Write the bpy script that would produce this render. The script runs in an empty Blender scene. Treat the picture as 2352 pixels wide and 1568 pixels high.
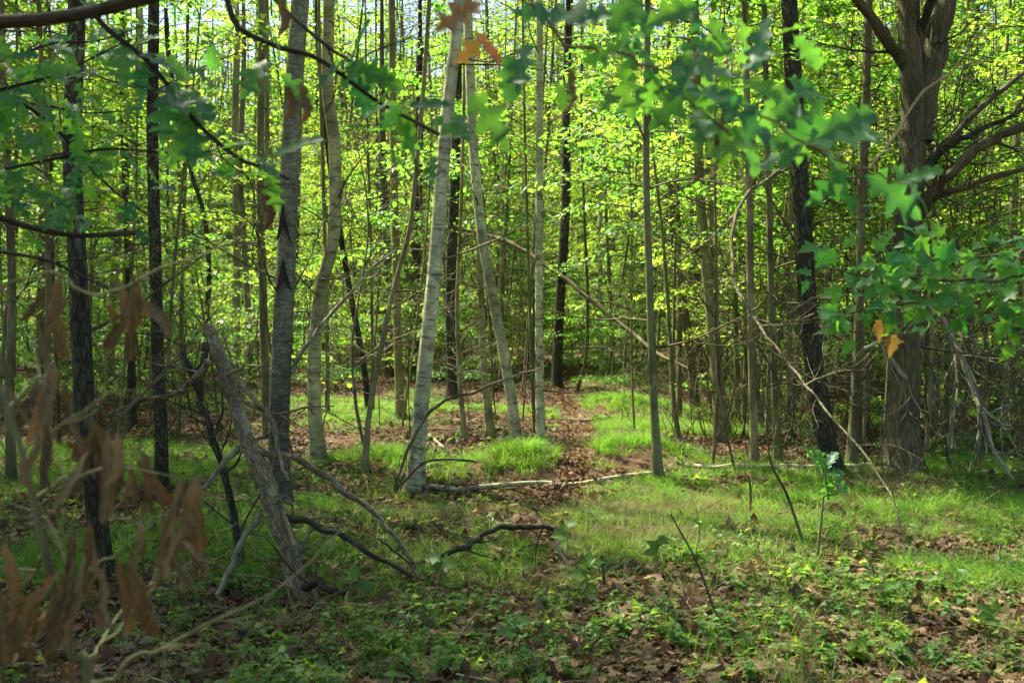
import bpy, math, random
import numpy as np
rng = np.random.default_rng(7)
random.seed(7)
S = bpy.context.scene
C = S.collection

# ------------------------------------------------------------------ camera, sky, sun, exposure
CAM = np.array([0.0, 0.0, 1.6]); PITCH = math.radians(1.1); LENS = 35.0
cd = bpy.data.cameras.new('camera'); cam = bpy.data.objects.new('camera', cd); C.objects.link(cam)
cam.location = CAM; cam.rotation_euler = (math.pi/2 - PITCH, 0, 0)
cd.lens = LENS; cd.sensor_width = 36; cd.clip_start = 0.05; cd.clip_end = 900
cd.dof.use_dof = True; cd.dof.focus_distance = 8.5; cd.dof.aperture_fstop = 5.2
S.camera = cam
SUN_DIR = np.array([-0.47, 0.40, 1.10]); SUN_DIR /= np.linalg.norm(SUN_DIR)      # towards the sun
SUN_EL = math.asin(SUN_DIR[2]); SUN_AZ = math.atan2(SUN_DIR[0], SUN_DIR[1])
w = bpy.data.worlds.new('World'); S.world = w; w.use_nodes = True
nt = w.node_tree; bg = nt.nodes['Background']
sky = nt.nodes.new('ShaderNodeTexSky'); sky.sky_type = 'NISHITA'; sky.sun_disc = False
sky.sun_elevation = SUN_EL; sky.sun_rotation = SUN_AZ; sky.air_density = 1.0; sky.dust_density = 2.5
nt.links.new(sky.outputs[0], bg.inputs[0]); bg.inputs[1].default_value = 0.078
sd = bpy.data.lights.new('sun', 'SUN'); sd.energy = 5.0; sd.angle = math.radians(0.55); sd.color = (1.0, 0.92, 0.76)
sun = bpy.data.objects.new('sun', sd); C.objects.link(sun); sun.location = (-20, 20, 30)
from mathutils import Vector
sun.rotation_euler = Vector((-SUN_DIR[0], -SUN_DIR[1], -SUN_DIR[2])).to_track_quat('-Z', 'Y').to_euler()
S.view_settings.view_transform = 'Standard'; S.view_settings.look = 'None'
S.view_settings.exposure = 1.97; S.view_settings.gamma = 1.0
S.render.engine = 'CYCLES'
cy = S.cycles
cy.max_bounces = 5; cy.diffuse_bounces = 4; cy.glossy_bounces = 1; cy.transmission_bounces = 3; cy.transparent_max_bounces = 2
cy.use_adaptive_sampling = True; cy.adaptive_threshold = .08; cy.debug_use_spatial_splits = True
cy.use_denoising = True; cy.sample_clamp_indirect = 6.0; cy.caustics_reflective = False; cy.caustics_refractive = False

# ------------------------------------------------------------------ measuring helpers (a photograph of 2352 x 1568 was measured)
TH = 18.0/LENS
def ray(x, y):
    nx = (x-1176)/1176*TH; ny = (784-y)/1176*TH
    return np.array([nx, math.cos(PITCH)+ny*math.sin(PITCH), -math.sin(PITCH)+ny*math.cos(PITCH)])
def P(x, y, d):
    r = ray(x, y); return CAM + r*(d/r[1])
def flat(x, y):
    r = ray(x, y); t = -CAM[2]/min(r[2], -0.008); return CAM + r*t
def px(n, d): return n/2352*2*TH*d          # pixels to metres at a distance

_tab = rng.random((256, 256))
def vnoise(x, y, f=1.0, o=0):
    x = np.asarray(x, float)*f+37.3+o*17.1; y = np.asarray(y, float)*f+91.7+o*9.7
    xi = np.floor(x).astype(int); yi = np.floor(y).astype(int); fx = x-xi; fy = y-yi
    fx = fx*fx*(3-2*fx); fy = fy*fy*(3-2*fy); xi %= 256; yi %= 256; x1 = (xi+1) % 256; y1 = (yi+1) % 256
    return (_tab[xi, yi]*(1-fx)+_tab[x1, yi]*fx)*(1-fy)+(_tab[xi, y1]*(1-fx)+_tab[x1, y1]*fx)*fy

PATH_PX = [(1228, 1270, 0.086), (1234, 1230, 0.101), (1242, 1180, 0.122), (1295, 1130, 0.173), (1322, 1085, 0.216), (1335, 1040, 0.259), (1325, 985, 0.288), (1300, 935, 0.288), (1285, 905, 0.288), (1300, 870, 0.288), (1330, 845, 0.360)]
PATH = np.array([[*flat(a, b)[:2], c] for a, b, c in PATH_PX])
def path_d(x, y):
    x = np.asarray(x, float); y = np.asarray(y, float); best = np.full(x.shape, 9.0)
    for a, b in zip(PATH[:-1], PATH[1:]):
        dx, dy = b[0]-a[0], b[1]-a[1]; t = np.clip(((x-a[0])*dx+(y-a[1])*dy)/(dx*dx+dy*dy), 0, 1)
        best = np.minimum(best, np.hypot(x-a[0]-t*dx, y-a[1]-t*dy)/(a[2]+t*(b[2]-a[2])))
    return best           # 1 at the path's edge
MOUNDS = []
for a, b, rx, ry, h in [(1200, 1110, .72, .46, .32), (1456, 1090, .72, .55, .31), (1420, 958, .9, .9, .30), (1010, 1010, 1.2, .9, .10), (870, 1085, .6, .5, .16),
                        (1130, 960, 1.3, 1.0, .12), (860, 985, 1.0, .9, .12), (1700, 1110, 1.6, .8, .10), (1440, 890, 1.6, 1.2, .18), (500, 1250, .9, .6, .08), (2080, 1110, 1.0, .8, .12), (760, 930, 1.4, 1.0, .1)]:
    p = flat(a, b); MOUNDS.append((p[0], p[1], rx, ry, h))
def mounds(x, y):
    z = np.zeros(np.shape(x))
    for mx, my, rx, ry, h in MOUNDS: z = np.maximum(z, h*np.exp(-((x-mx)/rx)**2-((y-my)/ry)**2))
    return z
def H(x, y):
    x = np.asarray(x, float); y = np.asarray(y, float)
    z = 0.16*(vnoise(x, y, .28)-.5)+0.07*(vnoise(x, y, .9, 1)-.5)+0.02*(vnoise(x, y, 3.1, 2)-.5)+mounds(x, y)
    d = path_d(x, y); z = z-0.07*np.exp(-(d*d))
    return z+0.9*(1-np.exp(-np.maximum(y-20, 0)/40))*(.4+vnoise(x, y, .05, 3))
def ground(x, y):
    """the ground point seen at a pixel"""
    r = ray(x, y); t = 2.0
    while t < 160:
        p = CAM+r*t
        if p[2] <= H(p[0], p[1]): break
        t += 0.04 if t < 20 else .2
    return CAM+r*t

# ------------------------------------------------------------------ mesh collecting
class MB:
    def __init__(s): s.V = []; s.A = []; s.L = []; s.K = []; s.n = 0
    def add(s, V, F, A=None):
        V = np.asarray(V, float); s.V.append(V); s.A.append(V if A is None else np.asarray(A, float))
        F = np.asarray(F, int); s.L.append((F+s.n).ravel()); s.K.append(np.full(len(F), F.shape[1])); s.n += len(V)
    def data(s, name, mat, smooth=True):
        me = bpy.data.meshes.new(name)
        V = np.concatenate(s.V); A = np.concatenate(s.A); L = np.concatenate(s.L); K = np.concatenate(s.K)
        me.vertices.add(len(V)); me.vertices.foreach_set('co', V.astype('f').ravel())
        me.loops.add(len(L)); me.loops.foreach_set('vertex_index', L.astype('i'))
        me.polygons.add(len(K)); me.polygons.foreach_set('loop_start', np.concatenate([[0], np.cumsum(K)[:-1]]).astype('i'))
        at = me.attributes.new('grain', 'FLOAT_VECTOR', 'POINT'); at.data.foreach_set('vector', A.astype('f').ravel())
        me.polygons.foreach_set('use_smooth', np.full(len(K), smooth))
        me.update(calc_edges=True); me.materials.append(mat); return me
    def obj(s, name, mat, parent=None, smooth=True):
        return link(name, s.data(name, mat, smooth), parent)
def link(name, me, parent=None):
    o = bpy.data.objects.new(name, me); C.objects.link(o); o.parent = parent; return o
def tag(o, label, cat, group=None, kind=None):
    o['label'] = label
    if cat: o['category'] = cat
    if group: o['group'] = group
    if kind: o['kind'] = kind
    return o
def thing(name, label, cat, loc=(0, 0, 0), group=None):
    o = bpy.data.objects.new(name, None); C.objects.link(o); o.location = loc; o.empty_display_size = .1
    return tag(o, label, cat, group)

def norm(v): return v/max(np.linalg.norm(v), 1e-9)
def spline(pts, rad, sub):
    pts = np.asarray(pts, float); rad = np.asarray(rad, float)
    if len(pts) < 3 or sub < 2:
        t = np.linspace(0, len(pts)-1, (len(pts)-1)*max(sub, 1)+1); k = np.arange(len(pts))
        return np.stack([np.interp(t, k, pts[:, i]) for i in range(3)], 1), np.interp(t, k, rad)
    q = np.vstack([2*pts[0]-pts[1], pts, 2*pts[-1]-pts[-2]]); out = []; ro = []
    for i in range(len(pts)-1):
        a, b, c, d = q[i:i+4]
        for j in range(sub):
            t = j/sub
            out.append(.5*((2*b)+(c-a)*t+(2*a-5*b+4*c-d)*t*t+(3*b-a-3*c+d)*t**3)); ro.append(rad[i]+(rad[i+1]-rad[i])*t)
    out.append(pts[-1]); ro.append(rad[-1]); return np.array(out), np.array(ro)
def tube(mb, pts, rad, n=8, sub=4, bump=0.0, cap=True, root=0):
    p, r = spline(pts, rad, sub); m = len(p)
    t = np.gradient(p, axis=0); t /= np.maximum(np.linalg.norm(t, axis=1, keepdims=True), 1e-9)
    mean = norm(p[-1]-p[0]); ref = np.eye(3)[np.argmin(np.abs(mean))]
    a = np.cross(t, ref); a /= np.maximum(np.linalg.norm(a, axis=1, keepdims=True), 1e-9); b = np.cross(t, a)
    th = np.linspace(0, 2*math.pi, n, endpoint=False)
    s = np.concatenate([[0], np.cumsum(np.linalg.norm(np.diff(p, axis=0), axis=1))])
    R = r[:, None]*np.ones(n)[None]
    if bump: R = R*(1+bump*(vnoise(np.cos(th)[None]*2+p[0, 0]*3, s[:, None]*2.2+np.sin(th)[None]*2, 1.3, 5)-.5)*2)
    if root: R = R*(1+root*np.exp(-np.maximum(s-.22, 0)/.13)[:, None]*(.35+.65*np.cos(th*(3+int(abs(p[0, 0])*7) % 3)+p[0, 1]*9)**2)[None])
    V = p[:, None]+R[..., None]*(np.cos(th)[None, :, None]*a[:, None]+np.sin(th)[None, :, None]*b[:, None])
    A = np.stack([R*np.cos(th)[None], R*np.sin(th)[None], np.repeat(s[:, None], n, 1)], -1)
    i = np.arange(m-1)[:, None]*n; j = np.arange(n)[None]; k = (j+1) % n
    F = np.stack([i+j, i+k, i+n+k, i+n+j], -1).reshape(-1, 4)
    mb.add(V.reshape(-1, 3), F, A.reshape(-1, 3))
    if cap:
        mb.add(V[-1], [list(range(n))], A[-1]); mb.add(V[0], [list(range(n))[::-1]], A[0])
def twig(mb, p, d, length, r, depth=1, n=4, wob=.25, up=.1, kids=3, spread=.9):
    """a forking bare twig"""
    pts = [np.array(p, float)]; dirs = []; d = norm(np.array(d, float)); k = 4
    for i in range(k):
        d = norm(d+rng.normal(0, wob, 3)+np.array([0, 0, up])); dirs.append(d); pts.append(pts[-1]+d*length/k)
    tube(mb, pts, np.linspace(r, r*.3, k+1), n, 2, cap=False)
    if depth > 0:
        for _ in range(kids):
            i = rng.integers(1, k); dd = norm(dirs[i]+rng.normal(0, spread*.6, 3))
            twig(mb, pts[i], dd, length*rng.uniform(.3, .6), r*.5, depth-1, 3, wob, up, max(1, kids-1), spread)

# ------------------------------------------------------------------ materials
def mat(name):
    m = bpy.data.materials.new(name); m.use_nodes = True; n = m.node_tree.nodes; return m, n, m.node_tree.links, n['Principled BSDF']
def ramp(n, stops, interp='LINEAR'):
    r = n.new('ShaderNodeValToRGB'); e = r.color_ramp.elements; r.color_ramp.interpolation = interp
    while len(e) < len(stops): e.new(.5)
    for x, (p, c) in zip(e, stops): x.position = p; x.color = (*c, 1) if len(c) == 3 else c
    return r
def leaf_mat(name, cols, trans, tf=.42, rough=.45, spec=.4, veins=False):
    m, n, l, b = mat(name)
    g = n.new('ShaderNodeNewGeometry'); oi = n.new('ShaderNodeObjectInfo')
    ad = n.new('ShaderNodeMath'); ad.operation = 'ADD'; l.new(g.outputs['Random Per Island'], ad.inputs[0]); l.new(oi.outputs['Random'], ad.inputs[1])
    fr = n.new('ShaderNodeMath'); fr.operation = 'FRACT'; l.new(ad.outputs[0], fr.inputs[0])
    k = len(cols); r = ramp(n, [(i/(k-1), c) for i, c in enumerate(cols)]); l.new(fr.outputs[0], r.inputs[0])
    col = r.outputs[0]
    at = n.new('ShaderNodeAttribute'); at.attribute_name = 'grain'
    no = n.new('ShaderNodeTexNoise'); no.inputs['Scale'].default_value = 5.0 if veins else 3.0; l.new(at.outputs['Vector'], no.inputs['Vector'])
    hs = n.new('ShaderNodeHueSaturation'); mr = n.new('ShaderNodeMapRange'); mr.inputs[3].default_value = .65; mr.inputs[4].default_value = 1.35
    l.new(no.outputs[0], mr.inputs[0]); l.new(mr.outputs[0], hs.inputs['Value']); l.new(col, hs.inputs['Color']); col = hs.outputs[0]
    if veins:
        sx = n.new('ShaderNodeSeparateXYZ'); l.new(at.outputs['Vector'], sx.inputs[0])
        ab = n.new('ShaderNodeMath'); ab.operation = 'ABSOLUTE'; l.new(sx.outputs[0], ab.inputs[0])
        q = n.new('ShaderNodeMath'); q.operation = 'MULTIPLY_ADD'; q.inputs[1].default_value = -.75; l.new(ab.outputs[0], q.inputs[0]); l.new(sx.outputs[1], q.inputs[2])
        q2 = n.new('ShaderNodeMath'); q2.operation = 'PINGPONG'; q2.inputs[1].default_value = .075; l.new(q.outputs[0], q2.inputs[0])
        mn = n.new('ShaderNodeMath'); mn.operation = 'MINIMUM'; l.new(ab.outputs[0], mn.inputs[0]); l.new(q2.outputs[0], mn.inputs[1])
        lt = n.new('ShaderNodeMapRange'); lt.inputs[1].default_value = .004; lt.inputs[2].default_value = .012; lt.inputs[3].default_value = .45; lt.inputs[4].default_value = 0; l.new(mn.outputs[0], lt.inputs[0])
        mx = n.new('ShaderNodeMix'); mx.data_type = 'RGBA'; l.new(lt.outputs[0], mx.inputs[0]); l.new(col, mx.inputs[6]); mx.inputs[7].default_value = (.25, .32, .12, 1); col = mx.outputs[2]
    l.new(col, b.inputs['Base Color']); b.inputs['Roughness'].default_value = rough; b.inputs['Specular IOR Level'].default_value = spec
    tr = n.new('ShaderNodeBsdfTranslucent'); hv = n.new('ShaderNodeMix'); hv.data_type = 'RGBA'; hv.blend_type = 'MULTIPLY'; hv.inputs[0].default_value = 1
    rt = ramp(n, [(0, tuple(c*.75 for c in trans[0])), (1, trans[1])]); l.new(fr.outputs[0], rt.inputs[0])
    l.new(rt.outputs[0], tr.inputs[0])
    mxs = n.new('ShaderNodeMixShader'); mxs.inputs[0].default_value = tf
    l.new(b.outputs[0], mxs.inputs[1]); l.new(tr.outputs[0], mxs.inputs[2]); l.new(mxs.outputs[0], n['Material Output'].inputs[0])
    return m
def bark_mat(name, dark, mid, light, sc=(14, 14, 3), crack=.5, lichen=None, lf=.6, bump=.4, foot=None, fh=.5, lent=None, rough=.9):
    """bark: streaky noise stretched along the stem, plate cracks, lichen blotches, a dark foot, birch lenticels"""
    warm = lambda c: (c[0]*.97, c[1], c[2]*.70)
    dark, mid, light = warm(dark), warm(mid), warm(light); lichen = lichen and warm(lichen)
    m, n, l, b = mat(name); at = n.new('ShaderNodeAttribute'); at.attribute_name = 'grain'
    oi = n.new('ShaderNodeObjectInfo'); ad = n.new('ShaderNodeVectorMath'); ad.operation = 'ADD'
    mu = n.new('ShaderNodeMath'); mu.operation = 'MULTIPLY'; mu.inputs[1].default_value = 37; l.new(oi.outputs['Random'], mu.inputs[0])
    l.new(at.outputs['Vector'], ad.inputs[0]); l.new(mu.outputs[0], ad.inputs[1])
    def scaled(s):
        v = n.new('ShaderNodeVectorMath'); v.operation = 'MULTIPLY'; v.inputs[1].default_value = s; l.new(ad.outputs[0], v.inputs[0]); return v.outputs[0]
    n1 = n.new('ShaderNodeTexNoise'); n1.inputs['Scale'].default_value = 1; n1.inputs['Detail'].default_value = 6; n1.inputs['Roughness'].default_value = .65; l.new(scaled(sc), n1.inputs['Vector'])
    r1 = ramp(n, [(.28, dark), (.5, mid), (.72, light)]); l.new(n1.outputs[0], r1.inputs[0]); col = r1.outputs[0]
    def mixc(fac, c, mode='MIX'):
        nonlocal col
        x = n.new('ShaderNodeMix'); x.data_type = 'RGBA'; x.blend_type = mode; l.new(fac, x.inputs[0]); l.new(col, x.inputs[6]); x.inputs[7].default_value = (*c, 1); col = x.outputs[2]
    nb = n.new('ShaderNodeTexNoise'); nb.inputs['Scale'].default_value = 1; nb.inputs['Detail'].default_value = 4; l.new(scaled((4, 4, 1.7)), nb.inputs['Vector'])
    mb_ = n.new('ShaderNodeMapRange'); mb_.inputs[1].default_value = .3; mb_.inputs[2].default_value = .7; mb_.inputs[3].default_value = .5; mb_.inputs[4].default_value = 1.35; l.new(nb.outputs[0], mb_.inputs[0])
    hv = n.new('ShaderNodeHueSaturation'); l.new(mb_.outputs[0], hv.inputs['Value']); l.new(col, hv.inputs['Color']); col = hv.outputs[0]
    h = n1.outputs[0]
    if crack:
        v = n.new('ShaderNodeTexVoronoi'); v.feature = 'DISTANCE_TO_EDGE'; v.inputs['Scale'].default_value = 1
        wv = n.new('ShaderNodeVectorMath'); wv.operation = 'MULTIPLY_ADD'; wv.inputs[1].default_value = (1.2, 1.2, 1.2); l.new(n1.outputs['Color'], wv.inputs[0]); l.new(scaled(tuple(a*1.9 for a in sc)), wv.inputs[2])
        l.new(wv.outputs[0], v.inputs['Vector'])
        mr = n.new('ShaderNodeMapRange'); mr.inputs[1].default_value = .02; mr.inputs[2].default_value = .2; mr.inputs[3].default_value = crack; mr.inputs[4].default_value = 0; l.new(v.outputs['Distance'], mr.inputs[0])
        mixc(mr.outputs[0], tuple(c*.35 for c in dark))
        sm = n.new('ShaderNodeMath'); sm.operation = 'SUBTRACT'; l.new(h, sm.inputs[0]); l.new(mr.outputs[0], sm.inputs[1]); h = sm.outputs[0]
    if lent:
        for s, lo, hi, c in ((9, 9, 95), .60, .67, (.05, .04, .03)), ((6, 6, 24), .60, .66, (.04, .035, .03)), ((4.5, 4.5, 6), .58, .68, (.10, .095, .06)):
            nn = n.new('ShaderNodeTexNoise'); nn.inputs['Scale'].default_value = 1; nn.inputs['Detail'].default_value = 2; l.new(scaled(s), nn.inputs['Vector'])
            mr = n.new('ShaderNodeMapRange'); mr.inputs[1].default_value = lo; mr.inputs[2].default_value = hi; mr.inputs[4].default_value = lent; l.new(nn.outputs[0], mr.inputs[0]); mixc(mr.outputs[0], c)
    if lichen:
        nn = n.new('ShaderNodeTexNoise'); nn.inputs['Scale'].default_value = 1; nn.inputs['Detail'].default_value = 5; l.new(scaled((6, 6, 4)), nn.inputs['Vector'])
        mr = n.new('ShaderNodeMapRange'); mr.inputs[1].default_value = lf; mr.inputs[2].default_value = lf+.08; mr.inputs[4].default_value = .8; l.new(nn.outputs[0], mr.inputs[0]); mixc(mr.outputs[0], lichen)
    if foot:
        sx = n.new('ShaderNodeSeparateXYZ'); l.new(at.outputs['Vector'], sx.inputs[0]); nn = n.new('ShaderNodeMath'); nn.operation = 'MULTIPLY_ADD'; nn.inputs[1].default_value = fh*1.4
        l.new(n1.outputs[0], nn.inputs[0]); l.new(sx.outputs[2], nn.inputs[2])
        mr = n.new('ShaderNodeMapRange'); mr.inputs[1].default_value = fh*.7; mr.inputs[2].default_value = fh*2; mr.inputs[3].default_value = .85; mr.inputs[4].default_value = 0; l.new(nn.outputs[0], mr.inputs[0]); mixc(mr.outputs[0], foot)
    l.new(col, b.inputs['Base Color']); b.inputs['Roughness'].default_value = rough; b.inputs['Specular IOR Level'].default_value = .2
    bp = n.new('ShaderNodeBump'); bp.inputs['Strength'].default_value = bump; bp.inputs['Distance'].default_value = .02; l.new(h, bp.inputs['Height']); l.new(bp.outputs[0], b.inputs['Normal'])
    return m
M = {
 'birch': bark_mat('birch_bark', (.31, .30, .23), (.50, .49, .39), (.66, .64, .53), (8, 8, 12), .12, (.22, .25, .14), .60, .3, (.07, .065, .04), .35, .7, .7),
 'olive_birch': bark_mat('olive_birch_bark', (.20, .19, .11), (.33, .31, .19), (.45, .42, .29), (7, 7, 9), 0, (.2, .22, .1), .62, .15, (.07, .06, .035), .3, .7, .75),
 'aspen': bark_mat('aspen_bark', (.10, .10, .085), (.22, .22, .185), (.34, .34, .29), (10, 10, 26), .5, (.33, .34, .3), .66, .4, (.035, .033, .028), 2.3),
 'dark': bark_mat('dark_bark', (.028, .026, .021), (.07, .066, .054), (.135, .125, .105), (16, 16, 5), .7, (.14, .15, .1), .68, .7),
 'scaly': bark_mat('scaly_bark', (.03, .027, .02), (.10, .09, .07), (.24, .22, .18), (24, 24, 14), .8, (.25, .26, .2), .63, .9),
 'grey': bark_mat('grey_bark', (.10, .092, .06), (.165, .15, .10), (.23, .21, .145), (22, 22, 5), .25, (.2, .21, .12), .63, .35, (.06, .055, .03), .3),
 'tan': bark_mat('tan_bark', (.14, .12, .075), (.23, .2, .13), (.33, .29, .2), (20, 20, 6), .2, (.26, .25, .15), .62, .3, (.08, .07, .04), .3),
 'maple': bark_mat('maple_bark', (.085, .075, .05), (.145, .128, .085), (.20, .18, .125), (26, 26, 3.2), .55, (.2, .21, .13), .67, .8, (.05, .055, .025), .35),
 'green': bark_mat('green_pole_bark', (.10, .10, .06), (.16, .16, .095), (.23, .225, .14), (16, 16, 7), .15, (.24, .25, .17), .6, .25),
 'dead': bark_mat('dead_wood', (.11, .09, .07), (.22, .185, .145), (.34, .30, .25), (22, 22, 9), .6, (.30, .31, .25), .62, .6),
 'deadgrey': bark_mat('grey_dead_wood', (.13, .12, .10), (.25, .235, .2), (.36, .34, .29), (22, 22, 5), .3, (.34, .37, .28), .55, .4),
 'twig': bark_mat('twig_bark', (.045, .037, .026), (.09, .075, .05), (.16, .135, .095), (20, 20, 4), 0, (.17, .18, .11), .6, .1),
 'blacklimb': bark_mat('oak_limb_bark', (.02, .018, .014), (.04, .036, .028), (.075, .068, .05), (30, 30, 8), .4, (.1, .11, .07), .66, .4),
 'log': bark_mat('birch_log_bark', (.22, .2, .15), (.44, .41, .33), (.62, .58, .49), (14, 14, 7), .3, (.12, .12, .06), .58, .2, None, .3, .7),
 'splinter': bark_mat('splintered_wood', (.22, .17, .1), (.42, .34, .22), (.58, .49, .34), (50, 50, 3), .3, None, .6, .5),
 'scar': bark_mat('branch_scar', (.012, .011, .009), (.026, .024, .02), (.05, .046, .04), (30, 30, 30), 0, None, .6, .5),
 'leaf': leaf_mat('maple_leaf_green', [(.035, .10, .018), (.05, .13, .02), (.07, .155, .022), (.10, .17, .025)], [(.18, .58, .045), (.40, .72, .06)], .5),
 'leafhi': leaf_mat('canopy_leaf_green', [(.035, .10, .018), (.05, .13, .02), (.075, .15, .022)], [(.28, .58, .03), (.5, .68, .05)], .48),
 'leafyel': leaf_mat('yellow_green_leaf', [(.05, .13, .02), (.08, .165, .022), (.12, .19, .03), (.20, .17, .04)], [(.32, .68, .045), (.64, .80, .07)], .5),
 'oak': leaf_mat('oak_leaf_green', [(.008, .06, .036), (.014, .085, .04), (.03, .12, .025)], [(.08, .42, .06), (.32, .74, .04)], .48, .45, .25, True),
 'oakyel': leaf_mat('oak_leaf_yellowing', [(.16, .17, .03), (.20, .10, .03), (.22, .06, .025)], [(.5, .45, .05), (.6, .18, .05)], .42, .4, .4, True),
 'maplenear': leaf_mat('maple_leaf_near', [(.012, .09, .035), (.025, .12, .033), (.05, .15, .028)], [(.14, .60, .05), (.34, .72, .04)], .5, .45, .22, True),
 'brown': leaf_mat('dead_brown_leaf', [(.07, .047, .02), (.12, .08, .034), (.18, .124, .054)], [(.14, .085, .035), (.2, .12, .05)], .12, .6, .2, True),
 'litter': leaf_mat('leaf_litter', [(.05, .034, .018), (.09, .062, .034), (.135, .095, .052), (.06, .038, .02), (.20, .145, .085), (.11, .055, .026), (.075, .052, .03)], [(.2, .1, .05), (.3, .17, .08)], .15, .7, .15),
 'litterpath': leaf_mat('path_leaf_litter', [(.07, .044, .022), (.125, .08, .042), (.175, .115, .06), (.09, .05, .026), (.24, .165, .09)], [(.3, .13, .05), (.4, .2, .08)], .15, .7, .15),
 'sedge': leaf_mat('sedge_blade', [(.05, .17, .018), (.075, .20, .022), (.11, .22, .03)], [(.25, .62, .04), (.45, .7, .06)], .42, .5, .25),
 'straw': leaf_mat('straw_blade', [(.17, .18, .055), (.26, .23, .09), (.11, .18, .035)], [(.4, .36, .14), (.5, .45, .16)], .35, .6, .2),
 'coarse': leaf_mat('coarse_grass_blade', [(.04, .14, .02), (.065, .17, .025), (.11, .19, .035)], [(.22, .55, .04), (.4, .62, .06)], .42, .5, .25),
 'cover': leaf_mat('groundcover_leaf', [(.035, .12, .025), (.06, .15, .025), (.10, .17, .03)], [(.25, .5, .04), (.45, .6, .05)], .4, .5, .3),
}
def ground_mat():
    m, n, l, b = mat('forest_soil'); g = n.new('ShaderNodeNewGeometry')
    v = n.new('ShaderNodeTexVoronoi'); v.inputs['Scale'].default_value = 22; l.new(g.outputs['Position'], v.inputs['Vector'])
    r = ramp(n, [(0, (.045, .03, .018)), (.3, (.10, .062, .034)), (.6, (.065, .04, .024)), (1, (.15, .095, .055))]); sep = n.new('ShaderNodeSeparateColor'); l.new(v.outputs['Color'], sep.inputs[0]); l.new(sep.outputs[0], r.inputs[0])
    no = n.new('ShaderNodeTexNoise'); no.inputs['Scale'].default_value = .9; no.inputs['Detail'].default_value = 5; l.new(g.outputs['Position'], no.inputs['Vector'])
    mr = n.new('ShaderNodeMapRange'); mr.inputs[1].default_value = .5; mr.inputs[2].default_value = .66; mr.inputs[4].default_value = .75; l.new(no.outputs[0], mr.inputs[0])
    x = n.new('ShaderNodeMix'); x.data_type = 'RGBA'; l.new(mr.outputs[0], x.inputs[0]); l.new(r.outputs[0], x.inputs[6]); x.inputs[7].default_value = (.045, .10, .018, 1)
    l.new(x.outputs[2], b.inputs['Base Color']); b.inputs['Roughness'].default_value = .95; b.inputs['Specular IOR Level'].default_value = .1
    bp = n.new('ShaderNodeBump'); bp.inputs['Strength'].default_value = .8; bp.inputs['Distance'].default_value = .03; l.new(sep.outputs[1], bp.inputs['Height']); l.new(bp.outputs[0], b.inputs['Normal'])
    return m
def path_mat():
    m, n, l, b = mat('trodden_path'); g = n.new('ShaderNodeNewGeometry')
    v = n.new('ShaderNodeTexVoronoi'); v.inputs['Scale'].default_value = 30; l.new(g.outputs['Position'], v.inputs['Vector']); sep = n.new('ShaderNodeSeparateColor'); l.new(v.outputs['Color'], sep.inputs[0])
    r = ramp(n, [(0, (.06, .035, .02)), (.5, (.12, .07, .036)), (1, (.18, .105, .055))]); l.new(sep.outputs[0], r.inputs[0]); l.new(r.outputs[0], b.inputs['Base Color'])
    b.inputs['Roughness'].default_value = .95; bp = n.new('ShaderNodeBump'); bp.inputs['Strength'].default_value = .8; bp.inputs['Distance'].default_value = .02; l.new(sep.outputs[1], bp.inputs['Height']); l.new(bp.outputs[0], b.inputs['Normal']); return m

# ------------------------------------------------------------------ the ground and the path
def grid_axis(lo, hi, near_lo, near_hi, step, grow=1.14):
    a = list(np.arange(near_lo, near_hi, step)); s = step
    while a[-1] < hi: s *= grow; a.append(a[-1]+s)
    s = step
    while a[0] > lo: s *= grow; a.insert(0, a[0]-s)
    return np.array(a)
gx = grid_axis(-400, 400, -8, 8, .11); gy = grid_axis(-200, 700, 2.5, 18, .11)
X, Y = np.meshgrid(gx, gy); mb = MB()
i = (np.arange(len(gy)-1)[:, None]*len(gx)+np.arange(len(gx)-1)[None]).ravel()
mb.add(np.stack([X, Y, H(X, Y)], -1).reshape(-1, 3), np.stack([i, i+1, i+1+len(gx), i+len(gx)], 1))
tag(mb.obj('ground', ground_mat()), 'brown forest floor of soil, old leaves and moss under the trees', 'ground', kind='structure')
mb = MB(); q, qr = spline(np.c_[PATH[:, :2], np.zeros(len(PATH))], PATH[:, 2], 6); t = np.gradient(q, axis=0); t /= np.linalg.norm(t, axis=1, keepdims=True)
nr = np.c_[t[:, 1], -t[:, 0]]; K = 9; u = np.linspace(-1, 1, K)
V = []
for a in range(len(q)):
    for b in u:
        e = qr[a]*.62*b*(1+.3*(vnoise(a*.7, b*2, 1, 4)-.5)); x = q[a, 0]+nr[a, 0]*e; y = q[a, 1]+nr[a, 1]*e; V.append((x, y, float(H(x, y))+.008-.02*(abs(b) > .9)))
i = (np.arange(len(q)-1)[:, None]*K+np.arange(K-1)[None]).ravel()
mb.add(V, np.stack([i, i+1, i+1+K, i+K], 1)); tag(mb.obj('path', path_mat()), 'narrow trodden path of brown fallen leaves winding back between the trees', 'path', kind='structure')

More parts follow.
